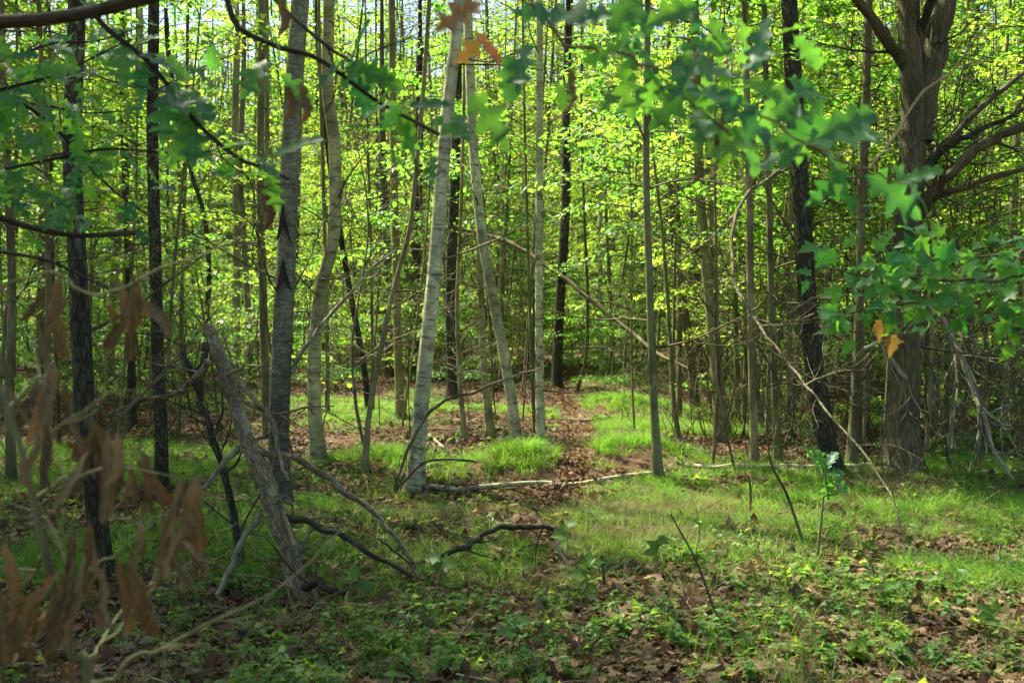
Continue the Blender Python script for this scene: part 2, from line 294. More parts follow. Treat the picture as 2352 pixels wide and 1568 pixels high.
# ------------------------------------------------------------------ leaf shapes (unit length along +y, base at the origin)
def leaf_tpl(out, fold=.25, droop=.25, wave=.0, roll=0, twist=0):
    out = np.array(out, float); my = np.maximum.accumulate(np.clip(out[:, 1], 0, 1)); k = len(out)
    mid = np.c_[np.zeros(k), my]; half = np.c_[out[:, 0]*.5, (out[:, 1]+my)*.5]
    def side(s): return [np.c_[c[:, 0]*s, c[:, 1]] for c in (mid, half, out)]
    V = [mid]; F = []; base = {}
    cols = {0: np.arange(k)}
    n = k; idx = {}
    for s in (1, -1):
        for ci, c in ((1, half), (2, out)):
            idx[s, ci] = n+np.arange(k); V.append(np.c_[c[:, 0]*s, c[:, 1]]); n += k
        for a, b in ((cols[0], idx[s, 1]), (idx[s, 1], idx[s, 2])):
            f = np.stack([a[:-1], b[:-1], b[1:], a[1:]], 1); F.append(f if s > 0 else f[:, ::-1])
    V = np.concatenate(V); x, y = V[:, 0], V[:, 1]; A = np.c_[x, y, 0*x]
    z = fold*np.abs(x)-droop*y*y+wave*np.sin(y*17+x*5)*np.abs(x)
    if roll:
        R = 1/roll; an = x*roll*(.6+.8*y); x2 = np.sin(an)*R*.8; z = (1-np.cos(an))*R*.8-droop*y*y+wave*np.sin(y*11); x = x2
    if twist:
        a = twist*y; x, z = x*np.cos(a)-z*np.sin(a), x*np.sin(a)+z*np.cos(a)
    return np.c_[x, y, z], np.concatenate(F), A
def lite(out, fold=.3, droop=.3):
    """a cheap leaf of two folded halves, one polygon each"""
    out = np.array(out, float); k = len(out)
    V = np.vstack([out, out[1:-1]*[-1, 1]]); z = fold*np.abs(V[:, 0])-droop*V[:, 1]**2
    r = list(range(k)); lft = [0]+list(range(k, 2*k-2))+[k-1]
    return np.c_[V, z], np.array([r, lft[::-1]]), np.c_[V, 0*z]
MAPLE = [(0, 0), (.16, .0), (.33, -.04), (.27, .12), (.40, .20), (.58, .36), (.42, .39), (.25, .42), (.31, .56), (.26, .62), (.16, .70), (0, 1)]
MAPLE_L = [(0, 0), (.33, -.03), (.28, .14), (.56, .36), (.25, .43), (.28, .60), (0, 1)]
OAK = [(0, 0), (.03, .06), (.10, .15), (.24, .19), (.29, .24), (.20, .28), (.08, .33), (.14, .40), (.30, .44), (.43, .52), (.33, .56), (.24, .57), (.11, .60), (.16, .67), (.27, .72), (.34, .80), (.20, .80), (.11, .82), (.10, .90), (0, 1)]
WOAK = [(0, 0), (.03, .08), (.13, .15), (.20, .22), (.16, .27), (.09, .30), (.20, .37), (.30, .45), (.27, .51), (.12, .54), (.24, .62), (.32, .70), (.27, .76), (.14, .78), (.20, .86), (.17, .94), (.08, .97), (0, 1)]
DEADL = [(0, 0), (.05, .08), (.18, .2), (.22, .3), (.13, .36), (.28, .48), (.19, .56), (.29, .66), (.17, .76), (.19, .84), (.08, .94), (0, 1)]
OVAL = [(0, 0), (.16, .1), (.28, .28), (.30, .45), (.22, .68), (.1, .86), (0, 1)]
T = {'maple': leaf_tpl(MAPLE), 'oak': leaf_tpl(OAK, .2, .25, .12), 'oak_b': leaf_tpl(OAK, .05, .5, .2, 0, .5), 'woak': leaf_tpl(WOAK, .25, .2, .15), 'oval': leaf_tpl(OVAL, .3, .3, .1),
     'lite': lite(MAPLE_L), 'lite2': lite(MAPLE_L, -.15, .1), 'curl': leaf_tpl(DEADL, 0, .22, .04, 6.0, .8), 'curl2': leaf_tpl(DEADL, 0, -.22, .05, 8.0, -.7), 'curl3': leaf_tpl(DEADL, 0, .3, .04, 5.0, 1.3), 'maple_b': leaf_tpl(MAPLE, .1, .45, .2)}
def basis(tip, nor):
    """rotation matrices with y along the leaf and z near the normal"""
    tip = tip/np.maximum(np.linalg.norm(tip, axis=1, keepdims=True), 1e-9); x = np.cross(tip, nor); x /= np.maximum(np.linalg.norm(x, axis=1, keepdims=True), 1e-9)
    return np.stack([x, tip, np.cross(x, tip)], -1)
def leaves(mb, tpl, pos, tip, nor, size):
    V, F, A = T[tpl]; pos = np.asarray(pos); n = len(pos); R = basis(np.asarray(tip, float), np.asarray(nor, float)); size = np.broadcast_to(size, (n,))
    W = np.einsum('nij,kj->nki', R, V)*size[:, None, None]+pos[:, None]
    mb.add(W.reshape(-1, 3), (F[None]+np.arange(n)[:, None, None]*len(V)).reshape(-1, F.shape[1]), np.tile(A, (n, 1)))
def spray(wood, leaf, p, az, length, nl, rise=.1, size=(.055, .09), tpls=('lite', 'lite2'), droop=.25, tilt=.35, width=.36, r=.008):
    """a flat leafy spray: a bough with side twigs and leaves held nearly level"""
    d = np.array([math.cos(az), math.sin(az), 0]); side = np.array([-d[1], d[0], 0]); p = np.asarray(p, float)
    f = lambda t: p+d*length*t+side*length*.06*math.sin(3*t+az)+np.array([0, 0, length*(rise*t*2-droop*t*t)])
    tube(wood, [f(t) for t in (0, .3, .65, 1)], [r, r*.7, r*.45, r*.2], 4, 2, cap=False)
    ts = rng.uniform(.22, 1.05, nl); lat = rng.uniform(-1, 1, nl); lat = np.sign(lat)*np.abs(lat)**.8*length*width*(1.15-.55*ts)
    pos = np.array([f(min(t, 1.02)) for t in ts])+side*lat[:, None]+d*np.abs(lat)[:, None]*.45+rng.normal(0, .035, (nl, 3))
    pos[:, 2] -= .12*np.abs(lat)
    for k in range(5):
        t = .25+.16*k; s = 1 if k % 2 else -1; L = length*width*(1.1-.55*t)*s; a = f(t); tube(wood, [a, a+side*L*.5+d*abs(L)*.25, a+side*L+d*abs(L)*.5-np.array([0, 0, .1*abs(L)])], [r*.45, r*.3, r*.15], 3, 1, cap=False)
    tip = d[None]*.5+side[None]*np.sign(lat)[:, None]*.7+rng.normal(0, .5, (nl, 3))*[1, 1, .5]; tip[:, 2] -= .15
    nor = np.array([0, 0, 1.])[None]+rng.normal(0, tilt, (nl, 3)); sz = rng.uniform(*size, nl); k = nl//2
    leaves(leaf, tpls[0], pos[:k], tip[:k], nor[:k], sz[:k]); leaves(leaf, tpls[1], pos[k:], tip[k:], nor[k:], sz[k:])

# ------------------------------------------------------------------ crowns shared by the tall trees, and whole tree patterns for the crowd behind
CROWN = []
for v in range(5):
    wd, lf = MB(), MB()
    for k in range(34):
        z = 5.2+10.5*(k/34)**.9+rng.uniform(-.2, .2); az = k*2.4+rng.uniform(-.5, .5); L = (1.2+1.9*math.sin(min(1, (16.6-z)/9)*2.2))*rng.uniform(.7, 1.15)
        spray(wd, lf, (0, 0, z), az, max(.6, L), 30, .22, (.07, .11), droop=.1, tilt=.55, width=.42, r=.018)
    tube(wd, [(0, 0, 9), (0, 0, 13), (.05, .05, 16.2)], [.03, .03, .01], 5, 2)
    CROWN.append((wd.data('branches', M['twig']), lf.data('crown', M['leafhi'])))
def sapling_pattern(seed, Ht, nb, leafm, barkm, r0, zlo, nl=60, dead=10):
    tr, wd, lf = MB(), MB(), MB(); b = rng.normal(0, .12, 2)
    ax = lambda z: np.array([b[0]*math.sin(z*.7+seed)+.03*z*b[1], b[1]*math.sin(z*.5+seed*2)+.03*z*b[0], z])
    zs = np.linspace(-.15, Ht, 8); tube(tr, [ax(z) for z in zs], [r0*(1-.85*(max(z, 0)/Ht)**1.1) for z in zs], 7, 3, .08)
    for k in range(nb):
        z = zlo+(Ht-zlo)*(k+rng.random())/nb; L = rng.uniform(.8, 2.0)*(1-.55*(z/Ht)**2)
        spray(wd, lf, ax(z), rng.uniform(0, 6.28), L, int(nl*rng.uniform(.6, 1.3)), rng.uniform(.05, .3), (.045, .085), droop=rng.uniform(.1, .35), r=.009)
    for k in range(dead):
        z = rng.uniform(.4, Ht*.6); a = rng.uniform(0, 6.28); twig(wd, ax(z), (math.cos(a), math.sin(a), rng.uniform(-.1, .8)), rng.uniform(.5, 1.6), .007, 1)
    return [('trunk', tr.data('trunk', M[barkm])), ('branches', wd.data('branches', M['twig'])), ('crown', lf.data('crown', M[leafm]))]
def pole_pattern(seed, Ht, barkm, r0, crown, dead=16):
    tr, wd = MB(), MB(); b = rng.normal(0, .1, 2)
    ax = lambda z: np.array([b[0]*math.sin(z*.6+seed), b[1]*math.sin(z*.5+seed*2), z]) if z < 7 else np.array([ax(6.99)[0]*(12-z)/5 if z < 12 else 0, ax(6.99)[1]*(12-z)/5 if z < 12 else 0, z])
    zs = [-.2, 0, .25, 1, 2, 3.5, 5, 6.5, 9, 12, Ht]; tube(tr, [ax(z) for z in zs], [r0*(1.35 if z < .1 else 1.12 if z < .5 else 1-.85*(z/Ht)**1.2) for z in zs], 9, 3, .07)
    for k in range(dead):
        z = rng.uniform(.8, 7); a = rng.uniform(0, 6.28); twig(wd, ax(z), (math.cos(a), math.sin(a), rng.uniform(-.2, .7)), rng.uniform(.5, 1.8), .009, 1)
    out = [('trunk', tr.data('trunk', M[barkm])), ('branches', wd.data('branches', M['twig']))]
    if crown is not None: out += [('branches', CROWN[crown][0]), ('crown', CROWN[crown][1])]
    return out
def bare_pattern(seed, Ht, r0, n, barkm='twig'):
    tr, wd = MB(), MB(); b = rng.normal(0, .25, 2); ax = lambda z: np.array([b[0]*z*.4+.08*math.sin(z*2+seed), b[1]*z*.4+.08*math.sin(z*1.7), z])
    zs = np.linspace(-.1, Ht, 7); tube(tr, [ax(z) for z in zs], np.linspace(r0, r0*.25, 7), 5, 3, .08)
    for k in range(n):
        z = rng.uniform(.15, Ht*.95); a = rng.uniform(0, 6.28); twig(wd, ax(z), (math.cos(a), math.sin(a), rng.uniform(-.1, .9)), rng.uniform(.4, 1.3)*(1-.4*z/Ht), r0*.4, 2, wob=.3)
    return [('trunk', tr.data('trunk', M[barkm])), ('branches', wd.data('branches', M[barkm]))]
SAP = [sapling_pattern(k, [6.5, 8, 5, 9, 7, 3.2][k], [22, 28, 18, 30, 24, 14][k], ['leaf', 'leafyel', 'leaf', 'leafyel', 'leafyel', 'leaf'][k], ['grey', 'tan', 'green', 'grey', 'tan', 'twig'][k], [.035, .045, .028, .055, .04, .018][k], [.9, 1.6, .7, 2.2, 1.2, .3][k], 120) for k in range(6)]
POLE = [pole_pattern(k, 16.5, ['grey', 'tan', 'dark', 'olive_birch', 'grey', 'scaly'][k], [.06, .07, .095, .06, .045, .085][k], [0, 1, 2, 3, 4, 1][k]) for k in range(6)]
HIGH = [sapling_pattern(k+9, 7.5-k, 20, ['leaf', 'leafyel'][k % 2], ['green', 'grey', 'tan'][k], [.022, .026, .02][k], 2.3, 95, 8) for k in range(3)]
THIN = [pole_pattern(k+20, 11, ['tan', 'green', 'grey', 'olive_birch'][k], [.019, .026, .034, .03][k], None, 18) for k in range(4)]
BARE = [bare_pattern(k, [3.2, 2.4, 4, 2.0][k], [.016, .012, .02, .011][k], [16, 14, 20, 12][k], ['twig', 'deadgrey', 'dead', 'twig'][k]) for k in range(4)]
def plant(pattern, name, label, cat, group, x, y, rot, sc, z=None):
    o = thing(name, label, cat, (x, y, float(H(x, y)) if z is None else z), group); o.rotation_euler = (rng.normal(0, .05), rng.normal(0, .05), rot); wdn = rng.uniform(.8, 1.25); o.scale = (sc*wdn, sc*wdn, sc)
    for nm, me in pattern:
        c = link(nm, me, o)
        if nm != 'trunk': c['kind'] = 'stuff'
    return o

# ------------------------------------------------------------------ the trunks one can tell apart, measured one by one
TREES = []
GAPS = [(.9, 7.4, 1.5, .8), (.3, 9.7, 1.4, .9), (2.6, 8.4, 1.4, .8), (1.3, 14.5, 1.4, 2.2), (-2.2, 14.0, 1.0, 1.5), (1.4, .8, .8, .6), (2.3, 2.3, .6, .5), (-3.2, 20, 1.6, 1.5), (1.8, 21.5, 1.3, 2.0), (5.0, 17, 1.2, 1.0)]       # sunny openings in the wood
def shades(x, y, z0, z1, rad):
    for z in np.linspace(z0, z1, 9):
        u, v = x-SUN_DIR[0]/SUN_DIR[2]*z, y-SUN_DIR[1]/SUN_DIR[2]*z
        if any(((u-a)/(p+rad))**2+((v-b)/(q+rad))**2 < 1 for a, b, p, q in GAPS): return True
    return False
def tree(name, label, pts, width, bark, crown=None, twigs=6, depth=None, lean=0.0, top=15.5, group=None, flare=1.15, tw=(.5, 1.5), stop=False, cat='tree', sides=14):
    """pts from the foot up, in photo pixels; width in pixels at the foot and at the last point"""
    g = ground(*pts[0]) if depth is None else P(*pts[0], depth)
    if depth is not None: g[2] = H(g[0], g[1])
    d = g[1]; w0, w1 = px(width[0], d)*.435, px(width[1], d)*.435
    n = len(pts); W = [P(x, y, d+lean*i/(n-1)) for i, (x, y) in enumerate(pts)]; W[0] = g
    tot = W[-1][2]-g[2]; R = [w0+(w1-w0)*(p[2]-g[2])/max(tot, .1) for p in W]
    up = norm(W[-1]-W[-2]); root = thing(name, label, cat, g, group)
    if not stop:
        p = W[-1].copy(); r = R[-1]
        while p[2] < 6.2:
            up = norm(up*.8+np.array([0, 0, .25])); p = p+up*.9; W.append(p.copy()); r *= .97; R.append(r)
        for z in (9, 12, top): W.append(np.array([p[0], p[1], z])); R.append(r*max(.15, 1-(z-6)/(top-5)))
    pts3 = [np.array([g[0], g[1], g[2]-.2])-0*g, g+np.array([0, 0, .02])]; rad = [w0*flare*1.1, w0*flare]
    k1 = g+(W[1]-g)*min(.5, .28/max(np.linalg.norm(W[1]-g), .3)); pts3.append(k1); rad.append(w0*1.04)
    pts3 += W[1:]; rad += R[1:]; pts3 = [p-g for p in pts3]
    mb = MB(); tube(mb, pts3, rad, sides, 5, .05, root=.4); trunk = mb.obj('trunk', M[bark], root)
    if twigs:
        sp, sr = spline(pts3, rad, 6); zmax = min(5.5, pts3[-1][2]); ok = [i for i in range(len(sp)) if .5 < sp[i][2] < zmax]
        for _ in range(twigs):
            mb = MB(); i = ok[rng.integers(len(ok))]; a = rng.uniform(0, 6.28); twig(mb, sp[i], (math.cos(a), math.sin(a)*.6, rng.uniform(-.1, .6)), rng.uniform(*tw), min(.011, sr[i]*.4), 2, up=.05); mb.obj('branch', M['twig'], root)
    if crown is not None and not shades(W[-1][0], W[-1][1], 6, 15, .5):
        p = W[-1]-g
        for nm, me in zip(('branches', 'crown'), CROWN[crown]):
            c = link(nm, me, root); c['kind'] = 'stuff'; c.location = (p[0], p[1], -g[2]); c.rotation_euler = (0, 0, rng.uniform(0, 6.28))
    TREES.append((g[0], g[1], root, d)); return root, d, g

t6, d6, g6 = tree('aspen_tree', 'stout grey aspen with two black chevron scars behind the leaning broken trunk', [(643, 1170), (640, 1000), (645, 850), (655, 650), (665, 400), (676, 180), (690, 0)], (58, 46), 'aspen', 0, 5)
for (cx_, cy_, wd_, ht_) in ((657, 518, 36, 62), (655, 635, 40, 56)):       # old branch scars, proud of the bark
    mb = MB(); R0 = px(57, d6)/2+.004; c = P(cx_, cy_, d6)-g6; hw = px(wd_, d6)/2; hh = px(ht_, d6); axx = (P(cx_ if cy_ > 800 else 657, cy_, d6)-g6)
    pr = []
    for tt in np.linspace(-1, 1, 13):
        for zt in (0, .33, .66, 1):
            u_ = abs(tt); ztop = hh*((1-u_)**1.3*1.0-.32*u_); z0 = ztop-hh*(.13+.8*(1-u_)**1.1); a = -math.pi/2+tt*hw/R0*.95+rng.normal(0, .02); z0 += rng.normal(0, .006)
            pr.append((axx[0]+math.cos(a)*R0, axx[1]+math.sin(a)*R0, axx[2]-hh*.2+z0+(ztop-z0)*zt))
    i = (np.arange(12)[:, None]*4+np.arange(3)[None]).ravel(); mb.add(pr, np.stack([i, i+4, i+5, i+1], 1)); mb.obj('branch_scar', M['scar'], t6)
tree('dark_tree', 'black-barked tree behind the hanging brown leaves', [(236, 1330), (222, 1180), (205, 1050), (190, 850), (178, 600), (166, 350), (175, 60)], (56, 44), 'dark', 1, 8)
tree('scaly_tree', 'slender scaly-barked tree between the black-barked tree and the leaning broken trunk', [(371, 1150), (370, 1000), (362, 800), (356, 560), (350, 300), (353, 40)], (36, 28), 'scaly', 2, 9)
tree('birch_tree', 'tall white birch leaning right, largest of the white trunks left of the path', [(953, 1130), (960, 1020), (970, 900), (985, 750), (1000, 600), (1015, 400), (1030, 230), (1046, 100)], (44, 32), 'birch', None, 4)
tree('birch_tree', 'white birch leaning left with a dark foot, beside the leafy path', [(1187, 1027), (1175, 920), (1155, 800), (1130, 670), (1110, 560), (1095, 430), (1085, 300), (1076, 80)], (30, 24), 'birch', None, 4)
tree('birch_tree', 'straight thin white birch standing at the left edge of the path', [(1242, 1022), (1239, 850), (1238, 700), (1239, 400), (1240, 80)], (24, 17), 'birch', None, 4)
tree('birch_tree', 'thin grey birch just behind the left-leaning white birch', [(1127, 1000), (1112, 850), (1105, 700), (1099, 500), (1085, 250)], (22, 14), 'olive_birch', None, 4)
tree('birch_tree', 'very thin pale birch far back right of the path', [(1383, 865), (1380, 700), (1379, 520), (1384, 330), (1395, 150)], (13, 9), 'birch', None, 3)
tree('dark_tree', 'dark straight tree rising at the far end of the path', [(1278, 890), (1283, 750), (1292, 600), (1300, 450), (1300, 250), (1305, 60)], (28, 20), 'dark', 0, 10)
tree('dark_tree', 'dark furrowed trunk directly behind the largest white birch', [(1041, 920), (1036, 760), (1036, 600), (1045, 400), (1050, 200)], (32, 24), 'dark', 1, 6)
tree('dark_tree', 'dark trunk in the back left of the largest white birch', [(957, 850), (955, 700), (957, 540), (962, 330), (965, 100)], (26, 20), 'dark', None, 6)
tree('olive_tree', 'pale olive birch with a kinked stem right of the scarred aspen', [(732, 1065), (722, 930), (722, 800), (738, 660), (766, 540), (769, 350), (752, 200), (755, 30)], (38, 30), 'olive_birch', None, 6)
tree('pole_tree', 'tan pole-like trunk standing left of the largest white birch', [(920, 960), (914, 800), (910, 600), (905, 420), (902, 200)], (24, 18), 'tan', 3, 5)
tree('pole_tree', 'dark brown trunk leaning left behind the pale kinked birch', [(848, 940), (832, 820), (808, 690), (785, 560), (760, 400)], (18, 13), 'dark', None, 5)
tree('pole_tree', 'pale thin pole leaning right with its foot beside the grassy hummock', [(838, 1080), (848, 950), (875, 800), (903, 670), (940, 530), (955, 400)], (16, 12), 'tan', None, 4)
tree('pole_tree', 'thin upright pole just right of the pale kinked birch', [(752, 960), (752, 800), (748, 620), (742, 400), (735, 150)], (12, 9), 'green', None, 4)
tree('pole_tree', 'grey pole tree close behind the left side of the scarred aspen', [(614, 1010), (610, 900), (604, 680), (598, 400), (601, 100)], (24, 18), 'grey', 4, 6)
tree('pole_tree', 'thin leafless pole between the two thin birches by the path', [(1229, 992), (1222, 850), (1214, 620), (1208, 420)], (11, 7), 'green', None, 4)
tree('pole_tree', 'smooth green-grey pole with its foot on the white fallen log', [(1512, 1105), (1503, 950), (1497, 800), (1490, 600), (1484, 400), (1486, 180)], (24, 17), 'green', 0, 7)
tree('pole_tree', 'bent brown pole tree right behind the smooth green-grey pole', [(1596, 942), (1588, 830), (1572, 720), (1550, 560), (1543, 400), (1540, 150)], (26, 22), 'maple', 1, 8)
tree('pole_tree', 'very thin sapling pole beside the smooth green-grey pole', [(1560, 1015), (1546, 900), (1535, 700), (1520, 520), (1500, 350)], (11, 7), 'green', None, 5)
tree('pole_tree', 'tan trunk slanting right, left one of a close pair', [(1655, 1022), (1640, 800), (1620, 600), (1606, 400), (1595, 0)], (30, 22), 'tan', 2, 7)
tree('pole_tree', 'pale slim trunk crossing close beside the slanting tan trunk', [(1668, 1000), (1652, 850), (1640, 680), (1634, 480), (1626, 250), (1640, 0)], (22, 17), 'tan', None, 6)
tree('pole_tree', 'straight pale pole with a sunlit side before the brushy thicket', [(1733, 1066), (1728, 880), (1724, 700), (1720, 400), (1712, 100)], (22, 17), 'tan', 3, 7)
tree('pole_tree', 'mottled slim pole left of the blue-grey dark tree', [(1788, 1065), (1780, 920), (1772, 700), (1766, 450), (1758, 150)], (20, 15), 'green', None, 7)
tree('dark_tree', 'smooth blue-grey dark tree leaning left in front of the thicket', [(1908, 1085), (1884, 930), (1862, 780), (1849, 600), (1838, 430), (1825, 230), (1812, 0)], (54, 42), 'dark', 4, 9)
tree('pole_tree', 'grey trunk between the blue-grey dark tree and the big forked tree', [(1955, 1070), (1966, 880), (1974, 700), (1978, 480), (1988, 250), (1995, 20)], (26, 20), 'grey', None, 8)
# the big forked tree with its boughs
bt, bd, bgp = tree('maple_tree', 'big forked grey-brown tree, the stoutest trunk, on the right', [(2070, 1082), (2072, 950), (2077, 750), (2087, 500), (2098, 260), (2090, 120), (2086, -40)], (94, 52), 'maple', 2, 8, sides=20)
def bough(parent, origin, pts, d, rads, bark='maple', dd=0.0, tw=4, twl=(.4, 1.0), nm='bough', n=8):
    mb = MB(); W = [P(x, y, d+dd*i/(len(pts)-1))-origin for i, (x, y) in enumerate(pts)]; R = np.interp(np.linspace(0, 1, len(pts)), np.linspace(0, 1, len(rads)), [px(r, d)/2 for r in rads])
    if nm != 'limb':
        W, R = spline(W, np.asarray(R), 3); J = rng.normal(0, 1, W.shape)*(np.minimum(R[:, None]*.28, .006)+.0025); J[0] = J[-1] = 0; W = W+J; R = R*(1+rng.normal(0, .06, len(R)))
    tube(mb, W, R, n, 3, .14); sp, sr = spline(W, R, 4); tn = np.gradient(sp, axis=0)
    for _ in range(tw):
        i = rng.integers(2, len(sp)); twig(mb, sp[i], norm(tn[i])+rng.normal(0, .8, 3), rng.uniform(*twl), max(.0025, sr[i]*.3), 1, up=.05)
    return mb.obj(nm, M[bark], parent)
bough(bt, bgp, [(2112, 330), (2122, 220), (2142, 120), (2172, 0), (2200, -120), (2230, -300)], bd, (62, 54, 40), 'maple', .2, 2, n=14)
bough(bt, bgp, [(2092, 170), (2060, 125), (2020, 70), (1968, 0), (1920, -60)], bd, (30, 18), 'maple', -.2, 4)
bough(bt, bgp, [(2110, 130), (2120, 60), (2140, -10), (2150, -80)], bd, (22, 16), 'dark', -.3, 3)
bough(bt, bgp, [(2105, 500), (2140, 450), (2180, 400), (2240, 345), (2300, 310), (2380, 285)], bd, (34, 26, 18), 'maple', -.7, 8)
bough(bt, bgp, [(2110, 420), (2150, 350), (2210, 290), (2280, 225), (2380, 150)], bd, (22, 12), 'maple', .4, 10)
bough(bt, bgp, [(2115, 400), (2160, 350), (2230, 310), (2300, 275), (2390, 235)], bd, (15, 9), 'dark', -.3, 8)
bough(bt, bgp, [(2100, 460), (2170, 445), (2230, 425), (2300, 400), (2380, 385)], bd, (18, 10), 'maple', -.8, 8)
bough(bt, bgp, [(2100, 880), (2080, 870), (2030, 800), (2010, 790), (1985, 800)], bd, (14, 6), 'deadgrey', -.5, 3)
tree('pole_tree', 'slim trunk pressed close behind the big forked tree', [(2142, 1010), (2136, 800), (2135, 600), (2142, 350), (2150, 60)], (24, 18), 'grey', None, 6)
tree('dark_tree', 'dark trunk in the brushwood right of the big forked tree', [(2222, 905), (2224, 700), (2228, 500), (2235, 250), (2240, 30)], (30, 22), 'dark', 3, 10)
tree('pole_tree', 'grey trunk standing at the right edge behind the fallen pale branch', [(2325, 960), (2322, 700), (2330, 450), (2340, 200)], (26, 18), 'grey', 4, 8)
tree('pole_tree', 'tan trunk leaning in the brush right of the big forked tree', [(2282, 880), (2290, 700), (2275, 500), (2240, 300), (2190, 120)], (18, 13), 'tan', None, 8)
tree('pole_tree', 'thin dark trunk at the far left edge', [(26, 1115), (22, 900), (28, 700), (22, 500), (10, 250)], (26, 18), 'grey', None, 8)
tree('pole_tree', 'short dark trunk left of the scaly-barked tree', [(304, 986), (302, 850), (298, 700), (290, 480)], (22, 18), 'dark', 0, 6)
tree('pole_tree', 'pale birch pole showing between the brown leaves and the scaly tree', [(250, 930), (253, 800), (262, 650), (280, 450), (312, 250), (320, 80)], (24, 19), 'olive_birch', None, 6)
tree('pole_tree', 'grey pole left of the black-barked tree', [(92, 985), (92, 800), (95, 600), (98, 350), (90, 80)], (22, 17), 'grey', 1, 6)
tree('pole_tree', 'thin twin pole left of the black-barked tree, its right stem', [(136, 1030), (130, 850), (122, 650), (118, 400)], (11, 8), 'twig', None, 6)
tree('pole_tree', 'tan pole in the back between the scaly tree and the aspen', [(545, 870), (542, 720), (545, 520), (540, 300), (545, 100)], (22, 17), 'tan', 2, 6)
tree('pole_tree', 'slim grey pole left of the aspen in the back', [(578, 890), (570, 720), (560, 540), (552, 380), (560, 150)], (17, 13), 'grey', None, 6)
tree('pole_tree', 'thin grey stem rising beside the leaning broken trunk', [(408, 1010), (415, 860), (418, 660), (425, 420)], (13, 9), 'grey', None, 8)
tree('dark_tree', 'dark crooked stem leaning against the dead forked trunk', [(458, 935), (468, 800), (480, 640), (470, 500), (440, 400)], (16, 11), 'dark', None, 8)
tree('pole_tree', 'grey trunk in the back left of the tan pole', [(892, 866), (892, 720), (888, 560), (880, 350)], (22, 17), 'maple', None, 6)
tree('pole_tree', 'thin tan stem right beside the largest white birch', [(1068, 1010), (1056, 880), (1050, 700), (1058, 500)], (14, 9), 'tan', None, 4)
tree('pole_tree', 'thin pole with a bare top between dark birch foot and path', [(1325, 900), (1345, 820), (1350, 700), (1342, 500)], (10, 7), 'twig', None, 5)

# ------------------------------------------------------------------ dead wood
def deadwood(name, label, cat, segs, d, bark, tw=0, root=None, twl=(.3, .8)):
    """segs: list of (pixel points, (width...), depth change); the first is the stem"""
    p0 = P(*segs[0][0][0], d); o = thing(name, label, cat, p0)
    for k, (pts, wd, dd, *rest) in enumerate(segs):
        bough(o, p0, pts, d+(rest[0] if rest else 0), wd, rest[1] if len(rest) > 1 else bark, dd, tw if k == 0 else max(1, tw//2), twl, 'stem' if k == 0 else 'branch', 12 if k == 0 else 7)
    return o, p0
dl = ground(695, 1400)[1]
o, p0 = deadwood('leaning_trunk', 'broken dead trunk leaning left over the forest floor with many bare branches', 'dead trunk', [
 ([(704, 1440), (690, 1380), (655, 1245), (622, 1150), (590, 1050), (545, 950), (520, 860), (494, 795), (478, 752)], (48, 46, 42, 38, 36, 31), .9),
 ([(588, 1030), (680, 1052), (760, 1108), (850, 1170), (908, 1228), (945, 1290), (965, 1345)], (17, 14, 9), -.3, .45),
 ([(655, 1185), (720, 1200), (800, 1238), (870, 1282), (945, 1322)], (15, 14, 9), -.2, .25, 'blacklimb'),
 ([(596, 1178), (560, 1240), (530, 1300), (498, 1366)], (16, 13, 10), -.25, .3, 'deadgrey'),
 ([(540, 862), (580, 915), (618, 955), (632, 1010), (645, 1065), (662, 1105)], (12, 13, 8), -.5, .6),
 ([(478, 830), (440, 872), (405, 905), (330, 918), (250, 952)], (18, 13, 6), .3, .7),
 ([(548, 1028), (510, 1070), (470, 1120), (452, 1148)], (15, 12, 6), .2, .5, 'deadgrey'),
 ([(520, 860), (540, 852), (556, 845)], (9, 6), .05, .6), ([(590, 1010), (610, 1000), (622, 990)], (10, 6), -.1, .5),
 ([(700, 1350), (730, 1330), (760, 1358), (795, 1360)], (22, 18, 9), -.2, .02, 'blacklimb'),
 ([(625, 1160), (660, 1140), (672, 1180), (668, 1250)], (8, 5), -.1, .3),
 ([(720, 1355), (735, 1420), (742, 1480), (745, 1500)], (12, 8), -.1, 0, 'deadgrey'),
], dl, 'dead', 3)
mb = MB(); dsp = dl+.2; a = [P(x, y, dsp)-p0 for x, y in ((648, 1170), (664, 1215), (680, 1280), (692, 1330))]; tube(mb, a, [.006, .016, .012, .004], 5, 3, .2); mb.obj('splinter', M['splinter'], o)
deadwood('dead_sapling', 'dark dead sapling slanting behind the leaning broken trunk', 'dead tree', [
 ([(556, 1305), (535, 1180), (515, 1080), (488, 1010), (462, 930), (440, 860), (420, 790)], (20, 18, 12), .3), ([(488, 1010), (510, 950), (505, 880)], (8, 4), .1, .1), ([(440, 860), (470, 830), (480, 790)], (12, 9), .1, .2), ([(515, 1090), (545, 1060), (560, 1020)], (8, 4), .1, .05)], ground(556, 1310)[1], 'dark', 8)
deadwood('arched_branch', 'bare branch arching over the grass where the path begins', 'branch', [
 ([(935, 1305), (1000, 1280), (1045, 1262), (1085, 1248), (1105, 1228), (1150, 1214), (1210, 1209), (1272, 1216)], (11, 16, 13, 11), .2),
 ([(1272, 1216), (1284, 1262), (1310, 1310), (1345, 1330), (1390, 1342), (1440, 1372), (1468, 1412)], (8, 8, 5), -.4, .2, 'deadgrey'), ([(1090, 1246), (1115, 1244), (1140, 1238)], (5, 3), 0, .08), ([(945, 1298), (900, 1262), (870, 1235)], (6, 4), .1, 0), ([(1345, 1332), (1330, 1360), (1322, 1400)], (5, 3), 0, 0, 'deadgrey')], ground(1100, 1320)[1], 'blacklimb', 2)
